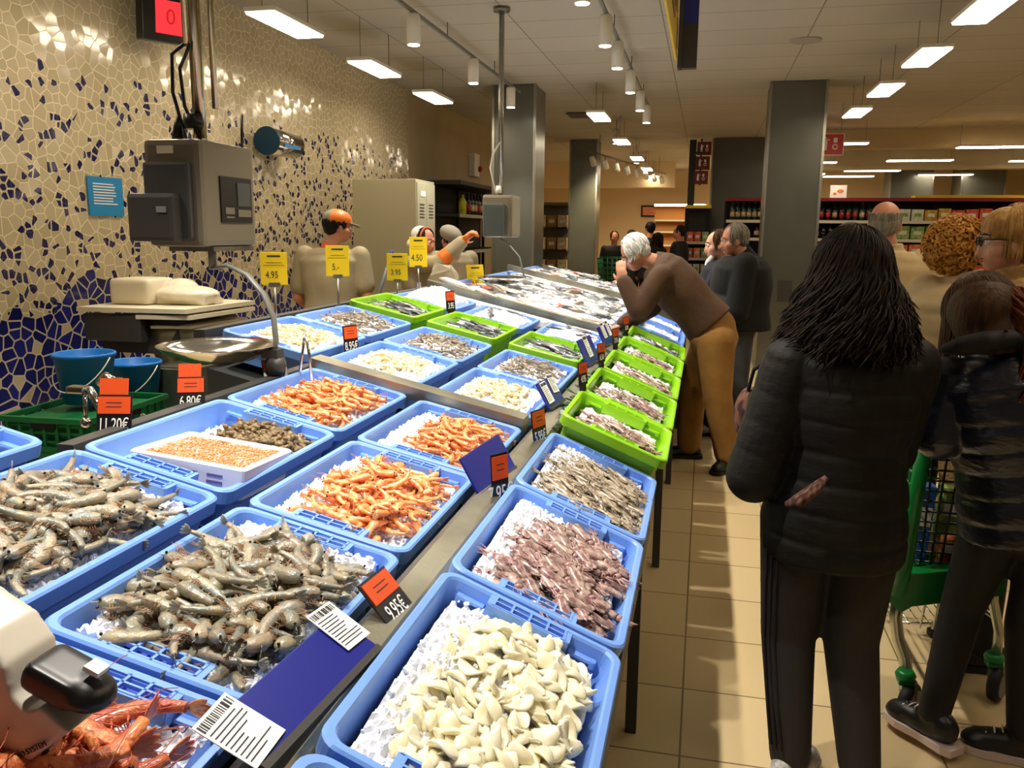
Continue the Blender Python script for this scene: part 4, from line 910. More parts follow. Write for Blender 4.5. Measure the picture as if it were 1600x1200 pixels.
b = NB(); ell(b, (.2, .0, .055), (.2, .15, .055)); prism(b, [(.0, -.1), (.36, -.09), (.38, .1), (.0, .12)], 0, .03, 'z'); ell(b, (.12, .05, .09), (.1, .12, .055)); b = remesh(b, .012, 3); obj('plastic_cover', b, mat('wrinkled_plastic', '#e2d8c0', .25, bump=.5, bscale=25), t)
# locker, dark shelves with bottles, mop
t = thing('tall_locker', 'tall pale cream double locker against the wall behind the staff', 'cabinet', (-3.0, 7.9, 0))
b = NB(); bx(b, (0, 0, 1.05), (.64, .56, 2.06), bev=.008); obj('locker_body', b, mat('locker_paint', '#a8a284', .5), t)
for s in (-1, 1):
    b = NB(); bx(b, (.324, s*.135, 1.06), (.012, .26, 1.98), bev=.003); d = obj('locker_door', b, mat('locker_door_paint', '#b2ac90', .5), t)
    b = NB()
    for k in range(5): bx(b, (.332, s*.135, 1.85-.03*k), (.004, .13, .008))
    obj('vent_slots', b, MT['dark_grey'], d)
    b = NB(); bx(b, (.336, s*.03, 1.1), (.015, .02, .12)); obj('handle', b, MT['steel'], d)
b = NB(); bx(b, (.332, -.1, 1.95), (.003, .14, .05)); obj('printed_plate', b, MT['paper'], t)
b = NB(); b2_ = V((-2.5, 6.5, 1.42)); cyl(b, (-2.80, 6.5, .55), b2_, .014, 10); o = thing('mop', 'grey mop handle leaning against the locker beside the cap-wearing man', 'mop'); obj('mop_handle', b, mat('pole_grey', '#8f93a0', .35, .5), o)
b = NB(); cyl(b, b2_-V((.03, 0, .085)), b2_+V((.007, 0, .02)), .018, 10); obj('hand_end', b, mat('grip_navy', '#2c3570', .5), o)
b = NB(); ell(b, (-2.84, 6.5, .3), (.1, .09, .27)); obj('mop_head', b, MT['white_plastic'], o)
def bottle(label, loc, h, r, glass, labm, cap, group=None, cat='bottle'):
    b = NB(); lathe(b, (0, 0, 0), [(r*.9, 0), (r, .01), (r, h*.58), (r*.75, h*.70), (r*.32, h*.80), (r*.30, h*.95)], 12); o = obj('bottle', b, glass, None, True, loc)
    b = NB(); lathe(b, (0, 0, h*.18), [(r*1.02, 0), (r*1.02, h*.28)], 12); obj('label_band', b, labm, o, True)
    b = NB(); lathe(b, (0, 0, h*.93), [(r*.36, 0), (r*.36, h*.07)], 10); obj('bottle_cap', b, cap, o, True)
    tag(o, label, cat, group); return o
def shelf_unit(label, x0, x1, y0, y1, zs, top, m, edge, back=True, facing='-y', topm=None, side=None):
    t = thing('shelf_unit', label, 'shelf', (0, 0, 0)); cx_, cy_ = (x0+x1)/2, (y0+y1)/2
    b = NB()
    if facing == '-y': bx(b, (cx_, y1-.01, top/2), (x1-x0, .02, top))
    else: bx(b, (x0+.01, cy_, top/2), (.02, y1-y0, top))
    obj('back_panel', b, m, t)
    for z in zs:
        b = NB(); bx(b, (cx_, cy_, z-.015), (x1-x0-.01, y1-y0-.02, .03)); s_ = obj('shelf_board', b, m, t)
        b = NB()
        if facing == '-y': bx(b, (cx_, y0, z-.02), (x1-x0-.01, .012, .045))
        else: bx(b, (x1, cy_, z-.02), (.012, y1-y0-.01, .045))
        obj('price_rail', b, edge, s_)
    n = max(1, int((x1-x0 if facing == '-y' else y1-y0)/1.3))
    for k in range(n+1):
        b = NB()
        if facing == '-y': bx(b, (x0+(x1-x0)*k/n, y1-.06, top/2), (.04, .04, top))
        else: bx(b, (x0+.06, y0+(y1-y0)*k/n, top/2), (.04, .04, top))
        obj('upright', b, side or m, t)
    b = NB(); bx(b, (cx_, cy_, top+.02), (x1-x0+.02, y1-y0, .05)); obj('top_band', b, topm or m, t); return t
dk = mat('shelf_dark', '#1d1a16', .6); edge_w = mat('price_rail_white', '#d8cfc0', .5); edge_r = mat('shelf_red_band', '#7a1420', .5)
shelf_unit('dark shelving with bottles against the beige wall behind the staff', -3.62, -3.1, 10.5, 13.4, (.3, .9, 1.35, 1.82), 2.2, dk, mat('rail_silver', '#a09a88', .4), facing='x')
g_dark = mat('bottle_dark_glass', '#1c110c', .12, coat=.5); g_green = mat('bottle_green_glass', '#14331c', .12, coat=.5); lab_c = mat('bottle_label_cream', '#c9ae88', .6); lab_r = mat('bottle_label_red', '#b0282a', .5)
cap_b = mat('cap_black', '#181410', .4); yel = mat('yellow_bottle_plastic', '#c9cc22', .4)
random.seed(9)
for k in range(8): bottle('dark bottle in the row on the shelf behind the staff', (-3.2, 11.2+k*.17, 1.822), .30, .05, g_dark, lab_c if k % 3 else lab_r, cap_b, 'dark bottles behind the staff')
bottle('yellow plastic bottle at the near end of the dark bottle row', (-3.2, 10.98, 1.822), .28, .05, yel, yel, cap_b); bottle('yellow plastic bottle at the far end of the dark bottle row', (-3.2, 12.65, 1.822), .30, .06, yel, yel, cap_b)
# right-hand gondola
shelf_unit('long dark grocery shelving with a red top band across the right hall', .30, 6.6, 14.0, 14.5, (.35, .72, 1.0, 1.27, 1.54, 1.82), 2.12, dk, edge_w, topm=edge_r)
packs = {k: mat('pack_'+k, c, .5, col2=c2, scale=25) for k, c, c2 in (('red', '#c23a26', '#e0664a'), ('orange', '#d86a3a', '#f0a070'), ('green', '#5f8a3a', '#a9bf70'), ('cream', '#d8c9a0', '#b89a60'), ('white', '#e8e4d8', '#bcd0b8'), ('yellow', '#d8b43a', '#b0802a'))}
def box_pack(label, loc, s, m, group, cat='packet'):
    b = NB(); bx(b, (0, 0, s[2]/2), s, bev=.004); o = obj('grocery_packet', b, m, None, False, loc)
    b = NB(); bx(b, (0, -s[1]/2-.0015, s[2]*.5), (s[0]*.6, .002, s[2]*.3)); obj('front_label', b, packs['white' if 'white' not in m.name else 'green'], o); tag(o, label, cat, group); return o
y = 14.09
for k in range(10):   # wine, top shelf left and second shelf left
    bottle('wine bottle with cream label on the top shelf between the two pillars', (.40+k*.085, y, 1.822), .28, .036, g_green, lab_c, lab_r, 'wine bottles between the pillars')
    if k % 2 == 0: bottle('dark bottle on the second shelf behind the black-coated man', (.45+k*.085, y, 1.542), .24, .04, g_dark, lab_c if k == 4 else g_dark, cap_b, 'dark bottles behind the black-coated man')
for k in range(12):
    bottle('dark bottle on the top shelf right of the grey pillar', (1.55+k*.10, y, 1.822), .27, .04, g_green if k > 5 else g_dark, lab_c if k % 4 == 0 else lab_r, cap_b, 'bottles right of the pillar')
    bottle('dark bottle on the second shelf right of the grey pillar', (1.5+k*.10, y, 1.542), .25, .04, g_dark, lab_c if k % 5 == 2 else g_dark, cap_b, 'second shelf bottles right of the pillar')
rows = [(2.95, 1.822, 12, ('white', 'yellow', 'red', 'red', 'orange', 'red'), .16, .17, 'top'), (2.95, 1.542, 10, ('green',), .18, .19, 'second'), (2.95, 1.272, 10, ('orange', 'orange', 'cream'), .17, .18, 'third'), (2.95, 1.002, 10, ('red', 'cream', 'green'), .15, .17, 'fourth'), (2.95, .722, 10, ('green', 'cream'), .14, .17, 'fifth')]
for x0, z, n, cs, h, wd, rk in rows:
    for k in range(n):
        c = cs[(k//2) % len(cs)]; box_pack('%s packet on the %s shelf down, behind the ginger-haired shopper' % (c, rk), (x0+k*(wd+.02), y, z), (wd, .12, h+random.uniform(0, .03)), packs[c], '%s packets, %s shelf' % (c, rk))
b = NB(); bx(b, (3.9, 14.25, 2.19), (1.6, .3, .04)); o = obj('yellow_top_strip', b, MT['yellow_card']); tag(o, 'yellow strip lying on the red top band of the long shelving', 'strip')
t = thing('picture_card', 'square cream picture card standing on top of the long shelving', 'sign', (1.98, 14.1, 2.15)); b = NB(); bx(b, (0, 0, .11), (.24, .02, .2)); obj('card', b, MT['paper'], t); b = NB(); ell(b, (.03, -.011, .12), (.05, .003, .03)); ell(b, (-.05, -.011, .08), (.03, .003, .02)); obj('printed_mark', b, packs['orange'], t)
# end display left of the wide pillar
shelf_unit('dark display end with a yellow top left of the wide grey pillar', -.36, .06, 15.1, 15.5, (.6, .9, 1.18, 1.46), 2.04, dk, edge_w, topm=MT['yellow_card'])
for z, cs in ((1.46, ('red', 'red', 'green')), (1.18, ('red', 'orange', 'green')), (.9, ('white', 'white', 'cream')), (.6, ('white', 'cream', 'white'))):
    for k in range(3): box_pack('%s packet on the yellow-topped display end' % cs[k], (-.27+.13*k, 15.2, z+.001), (.11, .1, .17), packs[cs[k]], '%s packets on the display end' % cs[k])
# open steel racks of the far left recess
t = shelf_unit('open steel rack with pale boxes between the two dark pillars', -3.45, -2.75, 17.0, 17.6, (.35, .8, 1.25, 1.7), 2.15, mat('rack_grey', '#6e6a5c', .5), dk)
for z in (.35, .8, 1.25, 1.7):
    for k in range(3): box_pack('cardboard box on the open steel rack at the far left', (-3.3+.22*k, 17.15, z+.001), (.19, .2, .24), packs['cream'] if k != 1 else mat('carton_brown', '#a87c48', .7), 'boxes on the steel rack', 'box')
# lit bakery shelf at the very back
shelf_unit('warm lit bakery shelving at the back wall', -1.35, .0, 22.6, 23.2, (.5, .9, 1.3, 1.65, 1.95), 2.3, mat('bakery_wood', '#d09a50', .6), edge_w)
b = NB(); bx(b, (-.7, 22.57, 2.32), (1.3, .08, .05)); o = obj('shelf_lamp', b, emis('shelf_lamp_light', (1, .72, .38), 14)); tag(o, 'long warm lamp above the bakery shelving', 'lamp')
t = thing('framed_picture', 'dark framed picture on the back wall above the far shoppers', 'picture', (-1.55, 23.95, 2.2)); b = NB(); bx(b, (0, 0, 0), (.5, .04, .32)); obj('frame', b, dk, t); b = NB(); bx(b, (0, -.022, 0), (.4, .01, .22)); obj('picture', b, packs['orange'], t)
# ================================================================== white scale head at lower left
t = thing('label_scale_head', 'pale plastic machine head with a black grip at the lower left corner', 'machine', (0, 0, 0))
b = NB(); pts = [(-.98, 1.20), (-.84, 1.175), (-.775, 1.14), (-.752, 1.11), (-.745, 1.075), (-.728, 1.058), (-.708, 1.066), (-.672, 1.04), (-.735, .99), (-.80, .962), (-.98, .93)]
prism(b, pts, .72, .80); b = remesh(b, .004, 10); obj('machine_body', b, mat('warm_white_plastic', '#cfc6b6', .3), t, True)
b = NB(); ell(b, (0, 0, 0), (.032, .032, .02)); bx(b, (-.035, 0, 0), (.07, .062, .036), bev=.01); b = remesh(b, .004, 3); q = Matrix.Translation((-.668, .75, 1.075)) @ Matrix.Rotation(R(22), 4, 'Y'); bmesh.ops.transform(b, matrix=q, verts=b.verts); g = obj('black_grip', b, MT['black_plastic'], t)
b = NB(); bx(b, (-.655, .75, 1.105), (.02, .02, .006), Matrix.Rotation(R(22), 3, 'Y')); obj('white_button', b, MT['paper'], t)
text('OPTIMUMO SYSTEM', .0095, MT['ink'], t, (-.738, .7165, 1.003), (R(90), R(-30), 0), .0006)
b = NB(); bx(b, (-.93, .76, .95), (.06, .06, .2)); obj('support_post', b, MT['grey_paint'], t)
# ================================================================== shopping cart
t = thing('shopping_cart', 'green plastic shopping cart held by the navy-jacketed shopper', 'shopping cart', (0, 0, 0))
G = MT['cart_green']
def lattice(b, p00, p10, p01, p11, nu, nv, r):
    L_ = lambda a, c, s: V(a)*(1-s)+V(c)*s
    for k in range(nu+1): s = k/nu; tube(b, [L_(p00, p10, s), L_(p01, p11, s)], r, 5)
    for k in range(nv+1): s = k/nv; tube(b, [L_(p00, p01, s), L_(p10, p11, s)], r, 5)
x0, x1, ya, yb, zb, zt = .72, .93, 2.86, 3.42, .50, .98; sx = .02; A_ = [(x0, ya, zb), (x1, ya, zb), (x1, yb, zb), (x0, yb, zb)]; T_ = [(x0-.03, ya-.10, zt), (x1+.05, ya-.10, zt), (x1+.05, yb+.1, zt), (x0-.03, yb+.1, zt)]
b = NB(); lattice(b, A_[0], A_[1], T_[0], T_[1], 7, 13, .004); obj('basket_end', b, MT['black_plastic'], t)
b = NB(); lattice(b, A_[0], A_[3], T_[0], T_[3], 14, 10, .004); lattice(b, A_[1], A_[2], T_[1], T_[2], 14, 10, .004); obj('basket_side', b, G, t)
b = NB(); lattice(b, A_[3], A_[2], T_[3], T_[2], 7, 12, .004); lattice(b, A_[0], A_[1], A_[3], A_[2], 7, 12, .004); obj('basket_bottom', b, G, t)
b = NB(); tube(b, T_+[T_[0]], .012, 8); obj('basket_rim', b, G, t)
b = NB(); tube(b, [(.70, 2.74, .99), (.692, 2.76, .8), (.68, 2.78, .55), (.67, 2.80, .44)], [.02, .02, .024, .028], 8, 0, 1.2); obj('corner_post', b, G, t)
b = NB(); prism(b, [(.60, .45), (.66, .50), (.98, .57), (.99, .47), (.72, .40), (.69, .375)], 2.79, 2.85); bx(b, (.8, 3.1, .47), (.26, .6, .03)); obj('basket_base', b, G, t)
b = NB(); cyl(b, (.64, 2.72, 1.0), (1.02, 2.72, 1.0), .014, 10); obj('push_handle', b, G, t)
b = NB(); tube(b, [(.69, 2.84, .44), (.685, 2.84, .34), (.70, 2.84, .26), (.725, 2.83, .2), (.735, 2.82, .13), (.73, 2.80, .09)], .016, 10, 0, 1.3); tube(b, [(1.02, 3.0, .5), (1.03, 3.0, .36), (1.06, 3.0, .25), (1.06, 3.0, .17)], .014, 10, 0, 1.2); tube(b, [(.70, 3.5, .4), (.7, 3.6, .2), (.7, 3.65, .12)], .012, 8)
tube(b, [(.70, 2.84, .3), (.71, 3.1, .27), (.70, 3.5, .24)], .009, 6); tube(b, [(1.04, 3.0, .3), (1.0, 3.3, .27), (.9, 3.5, .25), (.70, 3.5, .24)], .009, 6); obj('steel_leg', b, mat('cart_steel', '#b9bcae', .25, .85), t)
b = NB()
for k in range(8): tube(b, [(.71+.035*k, 2.9, .29), (.71+.03*k, 3.45, .26)], .003, 5)
for k in range(3): tube(b, [(.80+.04*k, 2.9, .46), (.78+.04*k, 2.9, .28)], .004, 5)
tube(b, [(.70, 2.9, .29), (.98, 2.95, .29)], .004, 5); obj('bottle_rack', b, MT['chrome'], t)
for x, y_, sd in ((.725, 2.80, -1), (1.055, 3.0, 1), (.70, 3.67, -1)):
    b = NB(); lathe(b, (0, 0, 0), [(.045, 0), (.062, .006), (.064, .02), (.062, .034), (.045, .04)], 24, ax=V((.8, -.6, 0)).normalized()); c_ = obj('caster', b, MT['rubber'], t, True, (x, y_, .0645))
    b = NB(); lathe(b, V((.8, -.6, 0)).normalized()*-.002, [(.044, 0), (.046, .044)], 20, ax=V((.8, -.6, 0)).normalized()); obj('wheel_disc', b, MT['grey_paint'], c_)
    b = NB(); bx(b, (0, 0, .068), (.05, .05, .02), bev=.006); lathe(b, (0, 0, .075), [(.03, 0), (.034, .014), (.025, .03)], 14); obj('green_collar', b, G, c_)
    b = NB(); bx(b, (.028, -.018, .04), (.012, .03, .07)); bx(b, (-.002, .008, .04), (.012, .03, .07)); obj('fork', b, MT['steel'], c_)
b = NB(); tube(b, [(-.008+.69, 2.79, .52), (.70, 2.77, .75)], .006, 5); obj('cream_strip', b, MT['cream_plastic'], t)
def grocery(label, loc, s, m, lay, cat='packet'):
    b = NB(); bx(b, (0, 0, s[2]/2), s, bev=min(s)*.2); o = obj('grocery', b, m, None, False, loc); o.rotation_euler = lay
    b = NB(); bx(b, (0, -s[1]/2-.001, s[2]*.6), (s[0]*.7, .002, s[2]*.25)); obj('front_label', b, MT['paper'], o); return tag(o, label, cat)
grocery('blue and white milk carton upright in the shopping cart', (.745, 2.90, .53), (.05, .07, .26), mat('carton_blue', '#2f62b8', .4), (0, R(3), 0), 'carton')
grocery('lime green bag of salad in the shopping cart', (.83, 2.93, .60), (.07, .06, .18), packs['green'], (0, R(5), 0)); grocery('pale peach packet at the bottom of the shopping cart', (.86, 2.90, .51), (.10, .05, .11), packs['orange'], (0, 0, 0)); grocery('cream packet beside the milk in the shopping cart', (.80, 3.02, .51), (.08, .08, .2), packs['cream'], (0, 0, R(20)))
grocery('small red packet in the shopping cart behind the salad', (.88, 3.02, .62), (.06, .05, .12), packs['red'], (0, 0, 0))
# far trolley
t = thing('shopping_cart', 'dark green shopping cart far off beside the small dark figures', 'shopping cart', (-1.50, 14.2, 0)); b = NB()
lattice(b, (-.22, -.1, .75), (.22, -.1, .75), (-.25, -.15, 1.18), (.25, -.15, 1.18), 6, 5, .008); lattice(b, (-.22, .5, .75), (.22, .5, .75), (-.25, .55, 1.18), (.25, .55, 1.18), 6, 5, .008); lattice(b, (-.22, -.1, .75), (-.22, .5, .75), (-.25, -.15, 1.18), (-.25, .55, 1.18), 6, 5, .008); obj('basket', b, MT['dark_green_plastic'], t)
b = NB()
for x in (-.2, .2):
    for y_ in (-.1, .5): tube(b, [(x, y_, .75), (x, y_, .08)], .015, 6)
obj('leg', b, MT['black_plastic'], t); b = NB()
for x in (-.2, .2):
    for y_ in (-.1, .5): ell(b, (x, y_, .051), (.03, .05, .05))
obj('caster', b, MT['rubber'], t)
# ================================================================== people
def skel(x, y, h, f, wid=.19):
    f = V((f[0], f[1], 0)).normalized(); r = V((f.y, -f.x, 0)); o = V((x, y, 0)); u = V((0, 0, 1)); k = h/1.7
    J = dict(f=f, r=r, k=k, face=f.copy(), head=o+u*(h-.12*k)+f*.02, neck=o+u*(h*.845), pel=o+u*(h*.53), shw=wid)
    for s, n in ((-1, 'L'), (1, 'R')):
        J['sh'+n] = o+u*(h*.81)+r*s*wid; J['el'+n] = o+u*(h*.63)+r*s*(wid+.05)-f*.02; J['wr'+n] = o+u*(h*.48)+r*s*(wid+.04)+f*.06
        J['hip'+n] = o+u*(h*.51)+r*s*.09; J['kn'+n] = o+u*(h*.285)+r*s*.09+f*.01; J['an'+n] = o+u*.085+r*s*.10; J['toe'+n] = (f+r*s*.2).normalized()
    return J
def torso(b, J, g, lo, wsc=1, puff=0, pitch=.075, top=1.0, dsc=1):
    p, n = J['pel'], J['neck']; ax = (n-p); L = ax.length; d = ax.normalized(); a = (J['shR']-J['shL']); a = (a-d*a.dot(d)).normalized(); c = d.cross(a); k = J['k']
    prof = [(-.45, .175, .125), (-.2, .18, .135), (0, .17, .13), (.3, .15, .115), (.6, .17, .125), (.82, .178, .115), (.93, .14, .09), (1.0, .075, .065), (1.08, .06, .06)]
    rings = []; t = lo; N = int(L*(top-lo)/.012)
    for i in range(N+1):
        t = lo+(top-lo)*i/N
        for q in range(len(prof)-1):
            if prof[q][0] <= t <= prof[q+1][0]: break
        s = min(1, max(0, (t-prof[q][0])/(prof[q+1][0]-prof[q][0]))); s = s*s*(3-2*s); wd = (prof[q][1]*(1-s)+prof[q+1][1]*s)*k*wsc*J['shw']/.19+g; dp = (prof[q][2]*(1-s)+prof[q+1][2]*s)*k*dsc*wsc+g
        if puff: fr = (t*L/pitch) % 1.0; m = 1-puff*math.exp(-(min(fr, 1-fr)/.10)**2); wd *= m; dp *= m
        rings.append(ring(b, p+ax*t, a, c, wd, dp, 28))
    skin(b, rings)
def hand(b, wr, d, nrm, side, curl, k=1):
    """palm, four bent fingers and a thumb; nrm points out of the palm, side = towards the thumb"""
    d = V(d).normalized(); nrm = V(nrm); nrm = (nrm-d*nrm.dot(d)).normalized(); s = d.cross(nrm)*side
    rot = Matrix((d, s, nrm)).transposed(); ell(b, wr+d*.045*k, (.05*k, .041*k, .017*k), rot, seg=14, rn=8)
    for i, (off, L_) in enumerate(((.030, .072), (.010, .080), (-.011, .074), (-.031, .058))):
        p = wr+d*.08*k+s*off*k; dd = d.copy(); r_ = .0088*k
        for j, fr in enumerate((.45, .32, .25)):
            a = curl*(.55+.35*j); dd = (d*math.cos(a)+nrm*math.sin(a)); q = p+dd*L_*fr*k; capsule(b, p, q, r_, r_*.9, n=8); p = q; r_ *= .92
    p = wr+d*.02*k+s*.03*k; q = p+(d*.6+s*.7+nrm*.25).normalized()*.036*k; capsule(b, p, q, .012*k, .010*k, n=8); capsule(b, q, q+(d*.85+s*.2+nrm*.45*curl).normalized()*.03*k, .010*k, .008*k, n=8)
def headmesh(b, J):
    k = J['k']*1.0; f = V(J['face']).normalized(); u = V((0, 0, 1)); r = f.cross(u).normalized(); u = r.cross(f); c = J['head']
    J['hu'], J['hr'], J['hf'] = u, r, f
    def E(x, y, z, rx, ry, rz, seg=18): ell(b, c+(r*x+f*y+u*z)*k, (rx*k, ry*k, rz*k), Matrix((r, f, u)).transposed(), seg=seg, rn=12)
    E(0, -.012, .028, .074, .094, .083); E(0, .022, -.03, .062, .07, .075); E(0, .045, -.078, .036, .04, .03); E(0, .088, -.03, .013, .020, .028); E(0, .098, -.043, .016, .014, .011)
    E(0, .078, .016, .05, .02, .012); E(0, .078, -.066, .024, .016, .012); E(.045, .05, -.03, .026, .03, .026); E(-.045, .05, -.03, .026, .03, .026)
    for s in (-1, 1): E(s*.077, -.004, -.018, .009, .020, .031, 10)
    capsule(b, c+(u*-.05-f*.012)*k, J['neck'], .052*k, .060*k)
def person(label, J, sk, clothes, hair=None, vox=.011, face=True, hands=True, hd=None, group=None):
    k = J['k']; b = NB(); headmesh(b, J); torso(b, J, -.012, -.15)
    for n in 'LR':
        capsule(b, J['sh'+n], J['el'+n], .047*k, .040*k, n=12); capsule(b, J['el'+n], J['wr'+n], .040*k, .027*k, n=12)
        capsule(b, J['hip'+n], J['kn'+n], .078*k, .054*k, n=14); capsule(b, J['kn'+n], J['an'+n], .054*k, .036*k, n=14); capsule(b, J['an'+n]-V((0, 0, .03)), J['an'+n]+V(J['toe'+n])*.13-V((0, 0, .045)), .034*k, .026*k, n=10)
        d, nr, cu = (hd or {}).get(n, (J['wr'+n]-J['el'+n], -J['r'] if n == 'R' else J['r'], .5))
        hand(b, J['wr'+n], d, nr, 1 if n == 'L' else -1, cu, k)
    b = remesh(b, vox, 3); body = obj('person', b, sk); tag(body, label, 'person', group)
    if face:
        f, u, r, c = J['hf'], J['hu'], J['hr'], J['head']
        for s in (-1, 1):
            b = NB(); q = c+(r*s*.03+f*.076+u*.0)*k; ell(b, q, (.013*k,)*3, seg=12, rn=8); ell(b, q+f*.0075*k, (.0072*k,)*3, mi=1, seg=10, rn=8); obj('eye', b, [MT['eye_white'], MT['eye_dark']], body)
            b = NB(); tube(b, [c+(r*s*.015+f*.092+u*.024)*k, c+(r*s*.032+f*.088+u*.028)*k, c+(r*s*.048+f*.070+u*.022)*k], [.003*k, .004*k, .002*k], 5); obj('eyebrow', b, MT['brow'], body)
        b = NB(); ell(b, c+(f*.090-u*.060)*k, (.022*k, .008*k, .004*k), Matrix((r, f, u)).transposed(), seg=10, rn=6); ell(b, c+(f*.089-u*.069)*k, (.019*k, .008*k, .005*k), Matrix((r, f, u)).transposed(), seg=10, rn=6); obj('lips', b, MT['lip'], body)
    for c_ in clothes: c_(body, J)
    if hair: hair(body, J)
    return body
mm('brow', '#4a3526', .6)
def jacket(m, g=.02, lo=-.25, wsc=1, slv=.062, cuff=.045, puff=0, pitch=.075, vox=.009, name='jacket', sleeves='long', dsc=1, collar=.0, extra=None, sm=2):
    def fn(body, J):
        b = NB(); torso(b, J, g, lo, wsc, puff, pitch, dsc=dsc); k = J['k']
        for n in 'LR':
            if sleeves == 'long': capsule(b, J['sh'+n], J['el'+n], slv*1.08*k, slv*k, puff, pitch, 18); capsule(b, J['el'+n], J['wr'+n]-(J['wr'+n]-J['el'+n]).normalized()*.015, slv*k, cuff*k, puff, pitch, 18)
            elif sleeves == 'short': capsule(b, J['sh'+n], J['sh'+n].lerp(J['el'+n], .72), slv*1.05*k, slv*1.02*k, 0, n=16)
        if collar:
            d = (J['head']-J['neck']).normalized(); c = J['neck']-d*.015; lathe(b, c, [(.095*k, -.03), (.088*k, 0), (.080*k, collar*.6), (.084*k, collar)], 18, ax=d)
        if extra: extra(b, J)
        b = remesh(b, vox, sm); obj(name, b, m, body)
    return fn
def trousers(m, r1=.098, r2=.07, r3=.055, vox=.011, name='trousers', wsc=1, end=.02):
    def fn(body, J):
        b = NB(); k = J['k']
        for n in 'LR': capsule(b, J['hip'+n], J['kn'+n], r1*k, r2*k); e = J['an'+n]+V((0, 0, end)); capsule(b, J['kn'+n], e, r2*k, r3*k)
        ell(b, (J['hipL']+J['hipR'])/2+V((0, 0, .02)), (.155*k*wsc, .155*k*wsc*.85, .13*k), Matrix((J['r'], J['f'], V((0, 0, 1)))).transposed())
        a = J['pel']; capsule(b, (J['hipL']+J['hipR'])/2, a, .125*k*wsc, .12*k*wsc)
        b = remesh(b, vox, 2); obj(name, b, m, body)
    return fn
def shoes(m, sole, k2=1.0):
    def fn(body, J):
        for n in 'LR':
            a = J['an'+n]; t = V(J['toe'+n]).normalized(); s = t.cross(V((0, 0, 1))); R_ = Matrix((t, s, V((0, 0, 1)))).transposed(); g = V((a.x, a.y, 0))
            lift = a.z-.085
            b = NB(); ell(b, g+t*.04+V((0, 0, .05+lift)), (.125*k2, .043*k2, .038), R_); ell(b, g+t*.11*k2+V((0, 0, .038+lift)), (.06, .045*k2, .03), R_); ell(b, g-t*.03+V((0, 0, .07+lift)), (.055, .04, .05), R_); ell(b, g+V((0, 0, .095+lift)), (.05, .042, .04), R_)
            b = remesh(b, .009, 2); sh = obj('shoe', b, m, body)
            b = NB(); P_ = [(-.09, -.03), (-.06, -.042), (.02, -.038), (.10, -.048), (.155, -.035), (.175, 0), (.155, .035), (.10, .048), (.02, .038), (-.06, .042), (-.09, .03)]
            prism(b, [(x*k2, y*k2) for x, y in P_], .002, .026, 'z'); mt_ = R_.to_4x4(); mt_.translation = g+V((0, 0, lift)); bmesh.ops.transform(b, matrix=mt_, verts=b.verts); obj('sole', b, sole, sh)
            b = NB()
            for q in range(4): p = g+t*(.055+.022*q)+V((0, 0, .092-.008*q+lift)); tube(b, [p-s*.02, p+V((0, 0, .004)), p+s*.02], .003, 5)
            obj('laces', b, sole if q else sole, sh)
    return fn
def locks(b, J, n, L, wave=.01, rad=(.088, .108, .100), off=(0, -.012, .03), excl=55, r0=.006, th0=(2, 60), flare=.0, seed=0, seg=16, curlf=9, phr=None, thmax=92, cen=None):
    rnd = random.Random(seed); k = J['k']; f, u, r = J['hf'], J['hu'], J['hr']; c = J['head']+(r*off[0]+f*off[1]+u*off[2])*k
    for i in range(n):
        while True:
            ph = rnd.uniform(-180, 180) if phr is None else rnd.uniform(*phr)
            if abs(ph) > excl or phr is not None: break
        t0 = rnd.uniform(*th0); q = rnd.uniform(.94, 1.06); ln = L*rnd.uniform(.8, 1.08); P_ = []; s = 0; th = t0; ph_ = ph; w0 = rnd.uniform(0, 6.28); amp = wave*rnd.uniform(.5, 1.3); step = ln/seg; p = None; cf = curlf*rnd.uniform(.75, 1.25)
        for j in range(seg+1):
            s = j/seg
            if th < thmax:
                a, e = R(th), R(ph_); base = c+(f*math.cos(e)*math.sin(a)*rad[1]+r*math.sin(e)*math.sin(a)*rad[0]+u*math.cos(a)*rad[2])*k*q
                nrm = (base-c).normalized(); p = base; th += math.degrees(step/((rad[0]+rad[2])/2*k)); rad_dir = nrm
            else:
                rad_dir = V((rad_dir.x, rad_dir.y, 0)).normalized() if V((rad_dir.x, rad_dir.y, 0)).length > .01 else rad_dir
                p = p-V((0, 0, 1))*step*.97+rad_dir*step*flare*s
            sd = rad_dir.cross(V((0, 0, 1))); sd = sd.normalized() if sd.length > .01 else r
            P_.append(p+(sd*math.sin(w0+s*cf)+rad_dir*math.cos(w0+s*cf)*.7)*amp*(.15+.85*s*s))
        tube(b, P_, [r0*(.5+.5*math.sin(PI*min(1, .15+j/seg*.8))) for j in range(seg)]+[r0*.15], 5)
def hair_long(m, n=420, L=.36, wave=.012, flare=.25, rad=(.088, .108, .1), base=True, excl=60, seed=1, r0=.007, curlf=9, bseg=True, low=.12, name='hair'):
    def fn(body, J):
        k = J['k']; f, u, r, c = J['hf'], J['hu'], J['hr'], J['head']
        b = NB(); rot = Matrix((r, f, u)).transposed(); ell(b, c+(u*.03-f*.018)*k, (rad[0]*.97*k, rad[1]*.93*k, rad[2]*.97*k), rot)
        ell(b, c+(-u*.05-f*.05)*k, (rad[0]*.97*k, .062*k, .10*k), rot)
        if low: ell(b, c+V((0, 0, -low))-f*.055*k, (rad[0]*1.15*k, .055*k, .10*k), rot)
        b = remesh(b, .01, 3)
        locks(b, J, n, L, wave, rad, excl=excl, r0=r0, flare=flare, seed=seed, curlf=curlf); obj(name, b, m, body, fix=False)
    return fn
